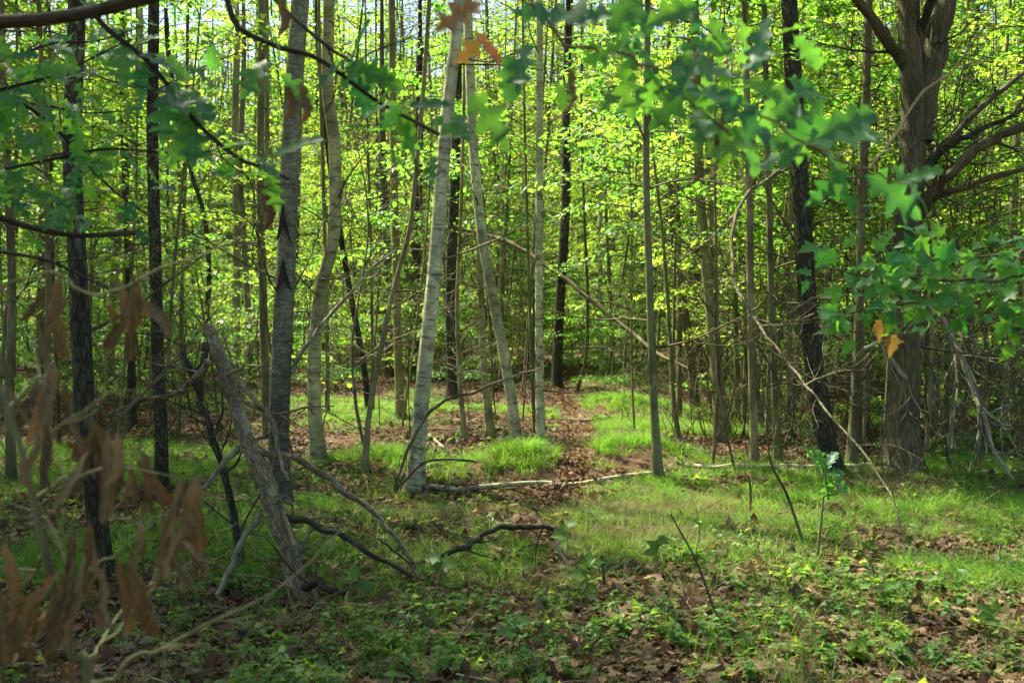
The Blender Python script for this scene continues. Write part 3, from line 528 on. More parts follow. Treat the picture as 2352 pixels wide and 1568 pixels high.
def lying(name, label, pts, wd, bark, cat='log', tw=0):
    g = [ground(x, y) for x, y in pts]; o = thing(name, label, cat, g[0]); n = len(g); R = [px(r, g[len(g)//2][1])/2 for r in np.interp(np.linspace(0, 1, n), np.linspace(0, 1, len(wd)), wd)]
    W = [p+np.array([0, 0, float(max(H(p[0], p[1])-p[2], 0))+r*1.1+(.02 if bark == 'log' else 0)]) for p, r in zip(g, R)]; mb = MB(); tube(mb, [p-g[0] for p in W], R, 10, 5, .1); mb.obj('stem', M[bark], o)
    if tw:
        mb = MB()
        for _ in range(tw): i = rng.integers(n); twig(mb, W[i]-g[0], rng.normal(0, 1, 3)*[1, 1, .2]+[0, 0, .35], rng.uniform(.3, .8), .006, 1)
        mb.obj('branches', M['twig'], o)
    return o
lying('fallen_log', 'white birch log lying across the path', [(985, 1130), (1060, 1134), (1140, 1128), (1240, 1124), (1320, 1124), (1420, 1106), (1530, 1092)], (12, 12, 8), 'log')
lying('fallen_log', 'thin white birch log lying behind the feet of the right-hand poles', [(1575, 1079), (1640, 1086), (1690, 1080), (1750, 1085), (1800, 1080), (1860, 1083), (1900, 1078), (1970, 1079), (2030, 1072)], (11, 11, 8), 'log')
lying('fallen_stick', 'pale stick lying across the path beyond the white log', [(1285, 965), (1350, 970), (1400, 962), (1470, 957)], (6, 8, 4), 'deadgrey', 'stick', 2)
lying('fallen_log', 'brown fallen stem in the back left of the path', [(1110, 905), (1160, 888), (1215, 862), (1245, 845)], (14, 10), 'dead', 'log', 3)
lying('fallen_stick', 'short pale stick on the leaves near the largest birch', [(985, 1005), (1010, 1025), (1020, 1035)], (9, 7), 'deadgrey', 'stick')
lying('fallen_log', 'pale fallen trunk lying in the brush right of the big forked tree', [(2105, 935), (2180, 925), (2260, 920), (2380, 915)], (16, 13), 'deadgrey', 'log', 5)
lying('fallen_log', 'broken pale log slanting on the red leaves right of the big tree', [(2112, 965), (2150, 1005), (2190, 1040)], (18, 14), 'deadgrey', 'log', 3)
lying('fallen_stick', 'dark stick lying in the lower left on dead leaves', [(480, 1545), (560, 1495), (630, 1455), (690, 1432)], (9, 14), 'blacklimb', 'stick', 2)
lying('fallen_stick', 'thin pale stick behind the leaning trunk in the grass', [(540, 1150), (600, 1142), (680, 1135), (740, 1140)], (8, 6), 'deadgrey', 'stick')
lying('fallen_stick', 'dark stick lying left among the sunlit grass', [(0, 1250), (60, 1215), (110, 1170), (175, 1110)], (8, 5), 'twig', 'stick', 3)
lying('fallen_stick', 'grey stick lying across the leaves at the left edge', [(0, 1200), (80, 1195), (160, 1180), (210, 1172)], (11, 7), 'deadgrey', 'stick', 2)
lying('fallen_stick', 'thin stick among the low plants at the bottom left', [(330, 1560), (355, 1500), (400, 1470), (440, 1450)], (11, 7), 'dead', 'stick', 2)
deadwood('fallen_branch', 'long dead branch slanting down across the middle between birches and green pole', 'branch', [([(1060, 525), (1120, 540), (1185, 565), (1270, 620), (1360, 692), (1450, 762), (1512, 812), (1582, 848)], (9, 9, 8, 5), -4.6), ([(1185, 565), (1175, 640), (1168, 700)], (5, 3), 0), ([(1360, 692), (1420, 700), (1480, 730)], (5, 3), 0, -2.6)], 19.5, 'twig', 8)
deadwood('fallen_branch', 'bare branch rising right from the scarred aspen', 'branch', [([(668, 855), (690, 815), (735, 755), (790, 690), (850, 620), (910, 575)], (12, 10, 5), .3), ([(712, 785), (722, 740), (728, 700)], (5, 3), .1), ([(790, 690), (785, 640), (770, 610)], (5, 3), 0, .1)], d6, 'deadgrey', 5)
deadwood('drooping_branch', 'lichen-covered dead branch drooping before the blue-grey dark tree', 'branch', [
 ([(1818, 382), (1770, 408), (1722, 440), (1692, 490), (1680, 580), (1695, 670), (1745, 750), (1800, 820), (1850, 885), (1900, 945), (1960, 1010), (2020, 1092), (2058, 1170), (2085, 1290)], (6, 7, 7, 5.5, 4.5, 3.5, 2.5), -3.7),
 ([(1722, 440), (1780, 400), (1812, 372)], (6, 4), .1, -.5), ([(1745, 750), (1800, 745), (1870, 720)], (6, 3), -.2, -1.7), ([(1850, 885), (1920, 855), (1990, 850)], (6, 3), 0, -2.2), ([(1692, 490), (1620, 560), (1560, 600)], (6, 3), .2, -.85)], 10.3, 'dead', 16, twl=(.3, .9))
deadwood('drooping_branch', 'pale lichened dead branch falling to the right edge below the green maple leaves', 'branch', [
 ([(2110, 690), (2160, 730), (2205, 810), (2250, 930), (2285, 1035), (2345, 1130)], (9, 11, 11, 9, 7), -1.3), ([(2205, 810), (2240, 880), (2245, 1000), (2220, 1110)], (7, 3), -.5, -.5), ([(2250, 930), (2310, 990), (2340, 1050)], (7, 3), 0, -.8), ([(2160, 730), (2190, 800), (2196, 900), (2186, 1030)], (7, 4), -.5, -.25)], 10.6, 'deadgrey', 14, twl=(.25, .8))
deadwood('bare_branch', 'thin bare branch bending from the white birch foot over the grass', 'branch', [([(905, 1130), (935, 1040), (975, 960), (1020, 920), (1090, 900), (1170, 870), (1245, 845)], (8, 7, 4), .2), ([(905, 1130), (960, 1075), (1010, 1055), (1100, 1060)], (7, 4), .1)], 9.1, 'twig', 5)
for k, (lab, pts, wdd, dd) in enumerate([
 ('dark bent stick standing in the grass right of the arched branch', [(1385, 1425), (1390, 1370), (1386, 1320), (1382, 1275)], (9, 9, 6), 5.9),
 ('thin bare stem slanting up from the grass in the lower right', [(1690, 1560), (1650, 1420), (1600, 1290), (1540, 1180)], (8, 6, 3), 5.2),
 ('dark thin stem slanting beside the young oak in the right grass', [(1855, 1290), (1830, 1200), (1805, 1130), (1770, 1060), (1760, 960)], (8, 6, 4), 7.0),
 ('grey stake-like stem standing in the grass before the right log', [(1722, 1180), (1724, 1130), (1718, 1090)], (7, 5), 8.3),
 ('short dark snag in the grass left of the right log', [(1635, 1070), (1645, 1010), (1668, 970), (1690, 880)], (8, 5), 10.0)]):
    p = P(*pts[0], dd); g = float(H(p[0], p[1])); pp = [pts[0]]+pts; o = thing('upright_stick', lab, 'stick', (p[0], p[1], g)); mb = MB(); W = [P(x, y, dd)-[p[0], p[1], g] for x, y in pts]; W = [np.array([W[0][0], W[0][1], -.05])]+W[(0 if W[0][2] > .1 else 1):]
    tube(mb, W, np.interp(np.linspace(0, 1, len(W)), np.linspace(0, 1, len(wdd)), [px(v, dd)/2 for v in wdd]), 6, 5, .1); twig(mb, W[-2], (.4, 0, 1), .3, .003, 1); mb.obj('stem', M['twig'], o)

# ------------------------------------------------------------------ the crowd of trees behind
def far_label(kind, k, x, y):
    u = 1176+x/y/TH*1176
    where = ('behind the black-barked tree' if u < 560 else 'behind the scarred aspen' if u < 930 else 'behind the white birches' if u < 1270 else
             'beyond the path end' if u < 1480 else 'behind the slim poles' if u < 1820 else 'behind the forked tree')
    far = ('close' if y < 24 else 'midway' if y < 38 else 'deep')
    look = {'s': ['grey-stemmed green maple sapling', 'tan-stemmed yellow-green maple sapling', 'short green-stemmed leafy maple sapling', 'tall grey yellow-leaved maple sapling', 'tan yellow-green mid-height sapling', 'low bushy green maple sapling'],
            'p': ['grey straight tall tree', 'tan straight tall tree', 'dark stout tall tree', 'pale olive tall birch', 'thin grey tall tree', 'rough scaly tall tree'],
            't': ['very thin tan pole', 'very thin green-grey pole', 'slim grey pole', 'slim pale birch pole'], 'h': ['green-stemmed sapling leafy high up', 'grey-stemmed sapling leafy high up', 'tan-stemmed sapling leafy high up'],
            'b': ['bare brown twiggy sapling', 'bare grey dead sapling', 'tall bare dead sapling', 'low bare twiggy stem']}[kind]
    return look[k % len(look)]+' '+far+' '+where, where
occ = [(a, b) for a, b, *_ in TREES]
def free(x, y, r): return all((x-a)**2+(y-b)**2 > r*r for a, b in occ)
def crowd(kind, n, ylo, yhi, r, marg, power=1.0, ulo=-999):
    k = tries = 0
    while k < n and tries < 20000:
        tries += 1; y = ylo+(yhi-ylo)*rng.random()**power; x = rng.uniform(-1, 1)*(TH*1.02*y+marg)
        if not free(x, y, r) or (y < 30 and path_d(x, y) < 2.2): continue
        if kind in 'psh' and shades(x, y, *{'p': (6, 15, .6), 's': (1, 7, .5), 'h': (2.5, 7, .5)}[kind]): continue
        u_ = 1176+x/y/TH*1176
        if (kind in 'sh' and y < bd+.6 and u_ > 1900) or u_ < ulo: continue
        if kind == 'p' and y < 16 and abs(x) < TH*y*.98: continue
        occ.append((x, y)); k += 1; lab, wh = far_label(kind, k, x, y)
        if kind == 's': plant(SAP[k % 6], 'maple_sapling', lab, 'sapling', 'leafy saplings '+wh, x, y, rng.uniform(0, 6.28), rng.uniform(.85, 1.25))
        elif kind == 't': plant(THIN[k % 4], 'pole_sapling', lab, 'tree', 'thin poles '+wh, x, y, rng.uniform(0, 6.28), rng.uniform(.8, 1.2))
        elif kind == 'h': plant(HIGH[k % 3], 'maple_sapling', lab, 'sapling', 'high saplings '+wh, x, y, rng.uniform(0, 6.28), rng.uniform(.85, 1.15))
        elif kind == 'p': plant(POLE[k % 6], 'forest_tree', lab, 'tree', 'crowded trees '+wh, x, y, rng.uniform(0, 6.28), rng.uniform(.85, 1.15))
        else: plant(BARE[k % 4], 'bare_sapling', lab, 'sapling', 'bare saplings '+wh, x, y, rng.uniform(0, 6.28), rng.uniform(.7, 1.2))
crowd('p', 90, 17, 68, 1.2, 3)
crowd('h', 22, 8.5, 15, 1.0, 0)
crowd('s', 10, 12.5, 16, .9, 0)
crowd('s', 240, 16, 55, .75, 1.5)
crowd('s', 30, 24, 40, .6, -8)
crowd('t', 70, 13, 45, .5, 0)
crowd('t', 45, 11, 22, .4, 0, 1.0, 1500)
crowd('b', 125, 10.5, 34, .4, 0)
crowd('b', 24, 9.6, 15, .35, 0, 1.0, 1690)
for k, (x, y) in enumerate([(-9.5, 12.5), (-7.2, 9.2), (-12, 16), (-11, 8), (8.4, 11.5), (-6.0, 4.6), (10.5, 6.0), (-5.4, 7.4), (-6.6, 6.2), (-8.3, 10.6), (-8.6, 7.6), (-4.6, 3.2), (-10.5, 10.2), (-7.0, 11.8), (-4.2, 6.6), (-3.4, 4.2), (-4.0, 7.2), (-5.2, 8.0), (-6.4, 9.0), (-7.6, 10.0), (-7.2, 8.2), (-8.6, 9.4), (-5.4, 6.0)]):      # trees just outside the view whose crowns shade the clearing
    if not shades(x, y, 6, 15, .3): t_ = plant(POLE[k % 6], 'forest_tree', 'tall forest tree just outside the view shading the clearing', 'tree', 'trees around the clearing', x, y, k*1.3, 1.0); q_ = link('crown', CROWN[(k+2) % 5][1], t_); q_.rotation_euler = (0, 0, 2.0); q_['kind'] = 'stuff'

same = {}
for o in list(C.objects):
    if o.get('group') and o.location.y > 8: same.setdefault(o['label'], []).append(o)
ORD = ['leftmost', 'second from left', 'third from left', 'fourth from left', 'fifth from left', 'sixth from left', 'seventh from left', 'eighth from left', 'ninth from left', 'tenth from left', 'eleventh from left', 'twelfth from left', 'thirteenth from left']
for lab, os_ in same.items():
    if len(os_) > 1 and 'outside' not in lab:
        for k, o in enumerate(sorted(os_, key=lambda o: o.location.x/o.location.y)): o['label'] = lab+', '+ORD[min(k, 12)]

# ------------------------------------------------------------------ near boughs with large leaves, each leaf its own part
def leaf_mesh(tpl, m): b = MB(); V, F, A = T[tpl]; b.add(V, F, A); return b.data('leaf', M[m])
LM = {}
def leaf(parent, tpl, m, base, tip, nor, origin, width=1.0):
    if (tpl, m) not in LM: LM[tpl, m] = leaf_mesh(tpl, m)
    o = link('leaf', LM[tpl, m], parent); v = np.asarray(tip)-np.asarray(base); s = np.linalg.norm(v); R = basis(v[None], np.asarray(nor, float)[None])[0]
    from mathutils import Matrix
    Mx = Matrix([[R[i][0]*s*width, R[i][1]*s, R[i][2]*s*width, (base-origin)[i]] for i in range(3)]+[[0, 0, 0, 1]]); o.matrix_local = Mx; return o
def limb(parent, origin, pts, d, wd, bark, dd=0, nm='limb', tw=2, n=8): return bough(parent, origin, pts, d, wd, bark, dd, tw, (.1, .35), nm, n)
og = np.array([-2.7, 1.5, float(H(-2.7, 1.5))]); oak = thing('oak_tree', 'near oak with black limbs and green lobed leaves hanging into the upper left', 'tree', og)
mb = MB(); tube(mb, [(0, 0, -.2), (0, 0, .05), (.02, 0, .5), (.05, .05, 1.5), (0, .1, 3), (.05, 0, 5), (0, 0, 9)], [.2, .18, .15, .14, .13, .1, .05], 16, 5, .06); mb.obj('trunk', M['blacklimb'], oak)
mb = MB(); a = P(-160, 60, 2.0)-og; tube(mb, [(.03, .1, 2.2), tuple((a+np.array([.03, .1, 2.2]))/2+[0, 0, .1]), tuple(a), *[tuple(P(x, y, 2.0)-og) for x, y in ((0, 50), (120, 42), (230, 22), (300, 2), (360, -14), (460, -60), (700, -120), (1000, -110))], tuple(P(1150, -50, 1.5)-og)], [.05, .035]+[px(v, 2)/2 for v in (36, 33, 31, 30, 36, 34, 22, 16, 12, 10)], 10, 4, .08); mb.obj('limb', M['blacklimb'], oak)
def leafy(parent, origin, pts, d, wd, n, lpx, tpls, mats, bark='blacklimb', dd=0, spread=40, nm='limb', nor=(0, -.55, .75), jn=.4, lo=.2):
    o = limb(parent, origin, pts, d, wd, bark, dd, nm, 1, 6); k = len(pts); W = np.array([P(x, y, d+dd*i/(k-1)) for i, (x, y) in enumerate(pts)]); sp, _ = spline(W, np.ones(k), 6); tn = np.gradient(sp, axis=0)
    for _ in range(n):
        i = int(rng.uniform(lo, 1)*(len(sp)-1)); b = sp[i]+rng.normal(0, px(spread, d), 3)*[1, .8, .6]; t = norm(tn[i])*.6+rng.normal(0, .75, 3)*[1, .8, .7]+[0, -.1, -.2]
        L = px(rng.uniform(*lpx), d); nn = np.array(nor)+rng.normal(0, jn, 3); ii = rng.integers(len(tpls)); leaf(parent, tpls[ii], mats[rng.integers(len(mats))], b, b+norm(t)*L, nn, origin, rng.uniform(.7, .95))
    return o
OK_ = ('oak', 'oak_b', 'woak')
leafy(oak, og, [(215, 30), (250, 70), (330, 132), (385, 195), (450, 280), (540, 358), (600, 385), (665, 412)], 2.0, (13, 11, 7), 20, (90, 140), OK_, ('oak',), spread=30)
leafy(oak, og, [(500, -60), (522, 0), (550, 65), (640, 108), (720, 130), (785, 172), (870, 235), (1010, 310)], 2.2, (14, 12, 8), 12, (90, 140), OK_, ('oak',), spread=40)
leafy(oak, og, [(590, -40), (690, 55), (770, 120), (850, 170), (930, 290), (960, 400)], 2.4, (9, 7, 3), 8, (80, 120), OK_, ('oak',), spread=40)
leafy(oak, og, [(-60, 486), (0, 500), (80, 525), (180, 541), (312, 535)], 3.0, (16, 14, 12), 3, (60, 80), OK_, ('oak',), spread=40)
leafy(oak, og, [(-60, 180), (0, 206), (100, 272), (175, 345), (262, 440), (350, 500)], 3.1, (10, 8, 4), 48, (50, 85), OK_, ('oak',), spread=55, lo=0)
leafy(oak, og, [(-60, 392), (0, 390), (150, 360), (250, 342), (420, 352), (520, 345)], 3.2, (9, 7, 3), 26, (45, 75), OK_, ('oak',), spread=45, lo=0)
leafy(oak, og, [(-60, 225), (0, 207), (130, 172), (235, 122), (300, 90)], 3.0, (9, 7, 4), 34, (50, 85), OK_, ('oak',), spread=55, lo=0)
leafy(oak, og, [(-60, 120), (30, 130), (120, 100), (220, 95), (330, 60)], 3.3, (8, 6, 3), 30, (50, 80), OK_, ('oak',), spread=55, lo=0)
leafy(oak, og, [(-60, 330), (40, 420), (120, 460), (230, 465)], 3.4, (7, 5, 3), 30, (45, 75), OK_, ('oak',), spread=45, lo=0)
leafy(oak, og, [(-60, 250), (0, 240), (90, 240), (200, 260), (330, 250)], 3.5, (7, 5, 3), 34, (45, 75), OK_, ('oak',), spread=55, lo=0)
leafy(oak, og, [(-60, 570), (95, 594), (200, 640), (290, 682)], 2.6, (9, 7, 5), 0, (1, 2), OK_, ('oak',))
for x, y in ((655, 175), (690, 185), (640, -20), (605, 430)):
    b = P(x, y, 2.3); leaf(oak, 'curl', 'brown', b, b+np.array([.02, 0, -px(95, 2.3)]), (.3, -1, .2), og)
# the big oak leaves along the top of the view
ol = thing('oak_bough', 'blurred oak bough with large lobed leaves hanging across the upper right', 'branch', P(1150, -50, 1.5)); oo = np.array(ol.location)
limb(ol, oo, [(1150, -50), (1230, 20), (1300, 105), (1420, 125), (1500, 160), (1620, 205), (1750, 262), (1850, 330), (2000, 402), (2090, 425)], 1.5, (10, 8, 4), 'twig', .1, 'stem')
limb(ol, oo, [(1500, 160), (1560, 215), (1660, 300), (1690, 380)], 1.5, (6, 4), 'twig', .1); limb(ol, oo, [(1150, -50), (1090, -10), (1060, 20)], 1.5, (6, 4), 'twig')
BIG = [((1420, 40), (1240, 18), 'oak'), ((1420, -20), (1470, 120), 'oak'), ((1390, -30), (1500, 60), 'oak'), ((1110, 5), (1005, 55), 'oakyel'), ((1120, 70), (1060, 150), 'oakyel'), ((1090, 80), (1155, 140), 'oakyel'), ((905, 235), (825, 262), 'oak'), ((880, 262), (985, 200), 'oak'),
 ((930, 245), (1030, 232), 'oak'), ((915, 240), (880, 300), 'oak'), ((1070, 215), (1178, 312), 'oak'), ((1165, 120), (1175, 225), 'oak'), ((1215, 90), (1180, 200), 'oak'), ((1285, 190), (1300, 262), 'oak'), ((1480, 60), (1600, 0), 'oak'), ((1500, 140), (1380, 85), 'oak'), ((1520, 160), (1705, 128), 'oak'), ((1560, 140), (1670, 95), 'oak'),
 ((1500, 180), (1485, 262), 'oak'), ((1540, 195), (1420, 250), 'oak'), ((1560, 210), (1720, 222), 'oak'), ((1600, 190), (1500, 290), 'oak'), ((1700, 40), (1745, 190), 'oak'), ((1770, 30), (1725, 150), 'oak'), ((1640, 220), (1590, 340), 'oak'), ((1640, 235), (1810, 300), 'oak'), ((1700, 290), (1745, 395), 'oak'), ((1780, 250), (1960, 302), 'oak'),
 ((1790, 230), (1905, 180), 'oak'), ((1820, 80), (1890, 150), 'oak'), ((1840, 335), (2030, 285), 'oak'), ((1890, 345), (2000, 450), 'oak'), ((1870, 320), (2010, 250), 'oak'), ((1980, 400), (2130, 492), 'oak'), ((2040, 380), (2165, 455), 'oak'), ((2060, 420), (2160, 385), 'oak'), ((1620, 60), (1700, 130), 'oak'), ((1560, 20), (1640, 80), 'oak'), ((1450, 110), (1440, 200), 'oak'),
 ((1690, 170), (1790, 100), 'oak'), ((1740, 260), (1850, 240), 'oak'), ((1720, 280), (1650, 380), 'oak'), ((1320, 60), (1400, 20), 'oak'), ((1300, 40), (1200, 10), 'oak'), ((1590, 260), (1700, 330), 'oak'), ((1880, 60), (1790, 60), 'oak'), ((1930, 390), (1880, 470), 'oak')]
for k, (a, b, m) in enumerate(BIG):
    d = 1.5+rng.uniform(-.15, .35); A_ = P(*a, d); B_ = P(*b, d+rng.uniform(-.04, .04)); leaf(ol, OK_[k % 3], m, A_, A_+(B_-A_)*1.05, np.array([rng.normal(0, .3), -.85, .5])+rng.normal(0, .25, 3), oo, rng.uniform(.62, .85))
for k in range(34):
    a = np.array([rng.uniform(1380, 1960), 0]); a[1] = np.interp(a[0], [1380, 1600, 1960], [60, 170, 320])+rng.normal(0, 70); d = 1.5+rng.uniform(-.1, .5); A_ = P(*a, d); v = np.array([rng.normal(.3, .7), rng.normal(0, .4), rng.normal(-.35, .5)]); leaf(ol, OK_[k % 3], 'oak', A_, A_+norm(v)*px(rng.uniform(80, 150), d), np.array([rng.normal(0, .3), -.8, .5])+rng.normal(0, .25, 3), oo, rng.uniform(.62, .85))
for x, y, L in ((1305, 150, 110), (1655, 240, 130), (1640, 300, 110), (1720, 290, 70), (1215, -20, 60)):
    b = P(x, y, 1.7); leaf(ol, 'curl3', 'brown', b, b+np.array([.015, 0, -px(L, 1.7)]), (.3, -1, .2), oo)
# green maple sapling reaching in from the right
mg = P(2490, 1300, 3.1); mg[2] = H(mg[0], mg[1]); ms = thing('maple_sapling', 'near maple sapling with broad green leaves reaching in from the right edge', 'sapling', mg)
mb = MB(); tube(mb, [(0, 0, -.1), (.02, 0, .6), (0, .03, 1.3), (.04, 0, 2.1), (.02, 0, 2.8)], [.016, .014, .012, .009, .004], 8, 4, .05); mb.obj('trunk', M['green'], ms)
MT = ('maple', 'maple_b', 'maple')
leafy(ms, mg, [(2495, 520), (2400, 560), (2290, 590), (2180, 590), (2080, 570), (1990, 545)], 3.1, (9, 7, 4), 66, (32, 56), MT, ('maplenear',), 'twig', -.1, 46, 'branch', (0, -.7, .7), .3)
leafy(ms, mg, [(2495, 580), (2400, 620), (2280, 640), (2150, 640), (2020, 635), (1880, 615)], 3.0, (9, 7, 3), 94, (32, 56), MT, ('maplenear',), 'twig', -.2, 48, 'branch', (0, -.7, .7), .3)
leafy(ms, mg, [(2495, 640), (2380, 680), (2250, 690), (2120, 700), (1990, 715), (1870, 730)], 3.1, (8, 6, 3), 54, (32, 54), MT, ('maplenear',), 'twig', -.2, 48, 'branch', (0, -.7, .7), .3)
leafy(ms, mg, [(2495, 660), (2420, 690), (2340, 720), (2260, 745)], 2.9, (8, 5), 44, (36, 60), MT, ('maplenear',), 'twig', -.1, 46, 'branch', (0, -.7, .7), .3, 0)
for x, y, m, tp in ((2020, 735, 'oakyel', 'maple'), (1985, 620, 'brown', 'curl2'), (2130, 640, 'brown', 'curl2'), (2150, 670, 'brown', 'curl3'), (2045, 770, 'oakyel', 'maple')):
    b = P(x, y, 3.0); leaf(ms, tp, m, b, b+np.array([.01, 0, -px(55, 3)]), (.3, -.9, .4), mg)
# dead oak sapling with brown leaves, lower left
bgd = P(205, 1568, 1.45); bgd[2] = H(bgd[0], bgd[1]); ds = thing('dead_oak_sapling', 'out-of-focus dead sapling hung with curled brown leaves at the lower left', 'sapling', bgd)
mb = MB(); st = [P(x, y, 1.45)-bgd for x, y in ((205, 1600), (170, 1510), (132, 1400), (105, 1270), (76, 1150), (42, 1010), (0, 890), (-40, 780))]
tube(mb, [(0, 0, -.1), (.0, 0, .5)]+st, [.011, .010]+[px(v, 1.45)/2 for v in (26, 24, 20, 19, 17, 15, 12, 9)], 9, 4, .08); mb.obj('trunk', M['green'], ds)
for pts, wd in (([(76, 1150), (145, 1105), (230, 1075), (330, 1085), (410, 1100)], (10, 7, 5)), ([(105, 1270), (60, 1330), (-20, 1390)], (9, 6)), ([(50, 1040), (140, 990), (225, 940)], (9, 5)), ([(132, 1400), (180, 1330), (240, 1290), (320, 1230), (390, 1180)], (9, 5)), ([(20, 940), (70, 880), (130, 860)], (8, 5)),
                ([(175, 1510), (230, 1490), (290, 1420)], (9, 6)), ([(-40, 700), (60, 640), (130, 632), (210, 680), (300, 650), (340, 640)], (9, 6)), ([(190, 1560), (240, 1568), (330, 1500), (420, 1480)], (12, 6))):
    limb(ds, bgd, pts, 1.45, wd, 'green', rng.uniform(-.1, .1), 'branch', 1, 6)
for x, y, L, ax in [(130, 635, 110, -.1), (125, 690, 150, .15), (105, 660, 110, -.5), (275, 640, 130, .2), (310, 645, 130, .1), (300, 700, 140, -.1), (330, 690, 90, .9), (245, 690, 70, -.2), (105, 870, 150, 0), (140, 870, 140, .3), (110, 950, 190, .1), (150, 1000, 110, .5),
    (215, 985, 200, .1), (250, 980, 220, .05), (200, 1000, 130, -.1), (270, 990, 130, .1), (320, 1030, 130, .3), (330, 1080, 120, .5), (300, 1060, 130, .1), (440, 1085, 220, .02), (415, 1090, 170, -.15), (400, 1180, 180, .1), (380, 1200, 170, -.1), (420, 1240, 110, .8), (395, 1260, 110, .4), (15, 890, 100, .5), (-5, 880, 130, .2),
    (205, 1190, 160, 0), (215, 1230, 180, .1), (195, 1290, 220, 0), (175, 1280, 200, -.4), (240, 1290, 160, .05), (270, 1270, 220, .12), (290, 1290, 150, .2), (310, 1200, 110, .2), (330, 1215, 90, -.2), (10, 1230, 160, .1), (25, 1330, 190, .2), (-10, 1340, 210, .1), (90, 1340, 130, 0), (120, 1390, 150, -.6), (150, 1300, 200, -.7), (170, 1480, 120, 0), (130, 1500, 100, .1), (85, 1400, 120, -.3)]:
  for rep in range(2 if rng.random() < .7 else 1):
    d = 1.45+rng.uniform(-.14, .14); b = P(x+rng.normal(0, 16)*rep, y+rng.normal(0, 22)*rep, d); L_ = px(L, d)*rng.uniform(.8, 1.1); a = ax+rng.normal(0, .2)*rep; leaf(ds, ('curl', 'curl2', 'curl3')[rng.integers(3)], 'brown', b, b+np.array([math.sin(a)*L_, rng.normal(0, .02), -math.cos(a)*L_]), (rng.normal(0, .6), -1, rng.normal(0, .3)), bgd, rng.uniform(.5, .9))
# young oak in the right grass and single seedlings
def seedling(name, label, foot, pts, lv, m, tpls, d=None):
    g = ground(*foot); d = g[1]; o = thing(name, label, 'seedling', g); mb = MB(); W = [np.array([0, 0, -.03])]+[P(x, y, d)-g for x, y in pts]; tube(mb, W, np.linspace(px(9, d)/2, px(3, d)/2, len(W)) if name == 'oak_seedling' else np.linspace(.004, .0015, len(W)), 6, 4); mb.obj('stem', M['green'], o)
    for k, (a, b) in enumerate(lv): leaf(o, tpls[k % len(tpls)], m, P(*a, d), P(*b, d+rng.uniform(-.05, .05)), np.array([rng.normal(0, .3), -.6, .7]), g)
seedling('oak_seedling', 'young oak with a few large green leaves standing in the right grass', (1880, 1290), [(1878, 1270), (1886, 1200), (1892, 1130), (1896, 1080)], [((1896, 1085), (1940, 1082)), ((1896, 1090), (1922, 1126)), ((1900, 1095), (1962, 1128)), ((1892, 1100), (1908, 1146)), ((1896, 1080), (1876, 1030)), ((1890, 1090), (1862, 1022)), ((1896, 1080), (1918, 1032))], 'oak', ('woak', 'oak'))
for k, (lab, x, y, h) in enumerate([('seedling with a bright leaf held over the start of the path', 1300, 1330, 120), ('seedling with blue-green leaves beside the arched branch end', 1345, 1400, 110), ('leafy seedling in the sunlit grass right of the arched branch', 1510, 1330, 95),
    ('seedling with two light leaves in the lower right litter', 2045, 1400, 60), ('pale seedling left of the arched branch', 1010, 1350, 70), ('small seedling at the foot of the leaning trunk branch', 820, 1385, 60), ('leafy seedling at the lower right edge', 2280, 1480, 80), ('low seedling in the bottom middle of the grass', 1180, 1500, 70)]):
    pts = [(x, y-h*.3), (x+4, y-h*.65), (x+2, y-h)]; lv = []
    for j in range(6): a = j*1.05+k; yy = y-h*(.55+.09*j); s = 34+6*(j % 3); lv.append(((x+2, yy), (x+2+math.cos(a)*s, yy+math.sin(a)*s*.45-6)))
    seedling('seedling', lab, (x, y), pts, lv, 'cover', ('oval', 'oval', 'maple'))
# mossy boulder by the big tree
def lump(name, label, cat, c, r, m):
    mb = MB(); n, k = 24, 14; th = np.linspace(0, 2*math.pi, n, endpoint=False); ph = np.linspace(.02, math.pi*.62, k); V = []
    for a in ph:
        for b in th: q = np.array([math.sin(a)*math.cos(b), math.sin(a)*math.sin(b), math.cos(a)]); f = 1+.5*(vnoise(q[0]*2+q[2], q[1]*2, 1.4, 6)-.5); V.append(q*r*f)
    i = np.arange(k-1)[:, None]*n; j = np.arange(n)[None]; F = np.stack([i+j, i+n+j, i+n+(j+1) % n, i+(j+1) % n], -1).reshape(-1, 4); mb.add(V, F); o = mb.obj(name, m); o.location = c; tag(o, label, cat)
m_, n_, l_, b_ = mat('moss'); nn = n_.new('ShaderNodeTexNoise'); nn.inputs['Scale'].default_value = 14; nn.inputs['Detail'].default_value = 8; rr = ramp(n_, [(.35, (.03, .05, .012)), (.55, (.10, .14, .02)), (.7, (.16, .2, .03))]); l_.new(nn.outputs[0], rr.inputs[0]); l_.new(rr.outputs[0], b_.inputs['Base Color']); b_.inputs['Roughness'].default_value = 1
bp = n_.new('ShaderNodeBump'); bp.inputs['Strength'].default_value = 1; bp.inputs['Distance'].default_value = .03; l_.new(nn.outputs[0], bp.inputs['Height']); l_.new(bp.outputs[0], b_.inputs['Normal'])
g = ground(2200, 1040); lump('mossy_rock', 'low moss-covered stump right of the big forked tree', 'rock', (g[0], g[1], g[2]-.05), np.array([.42, .3, .3]), m_)

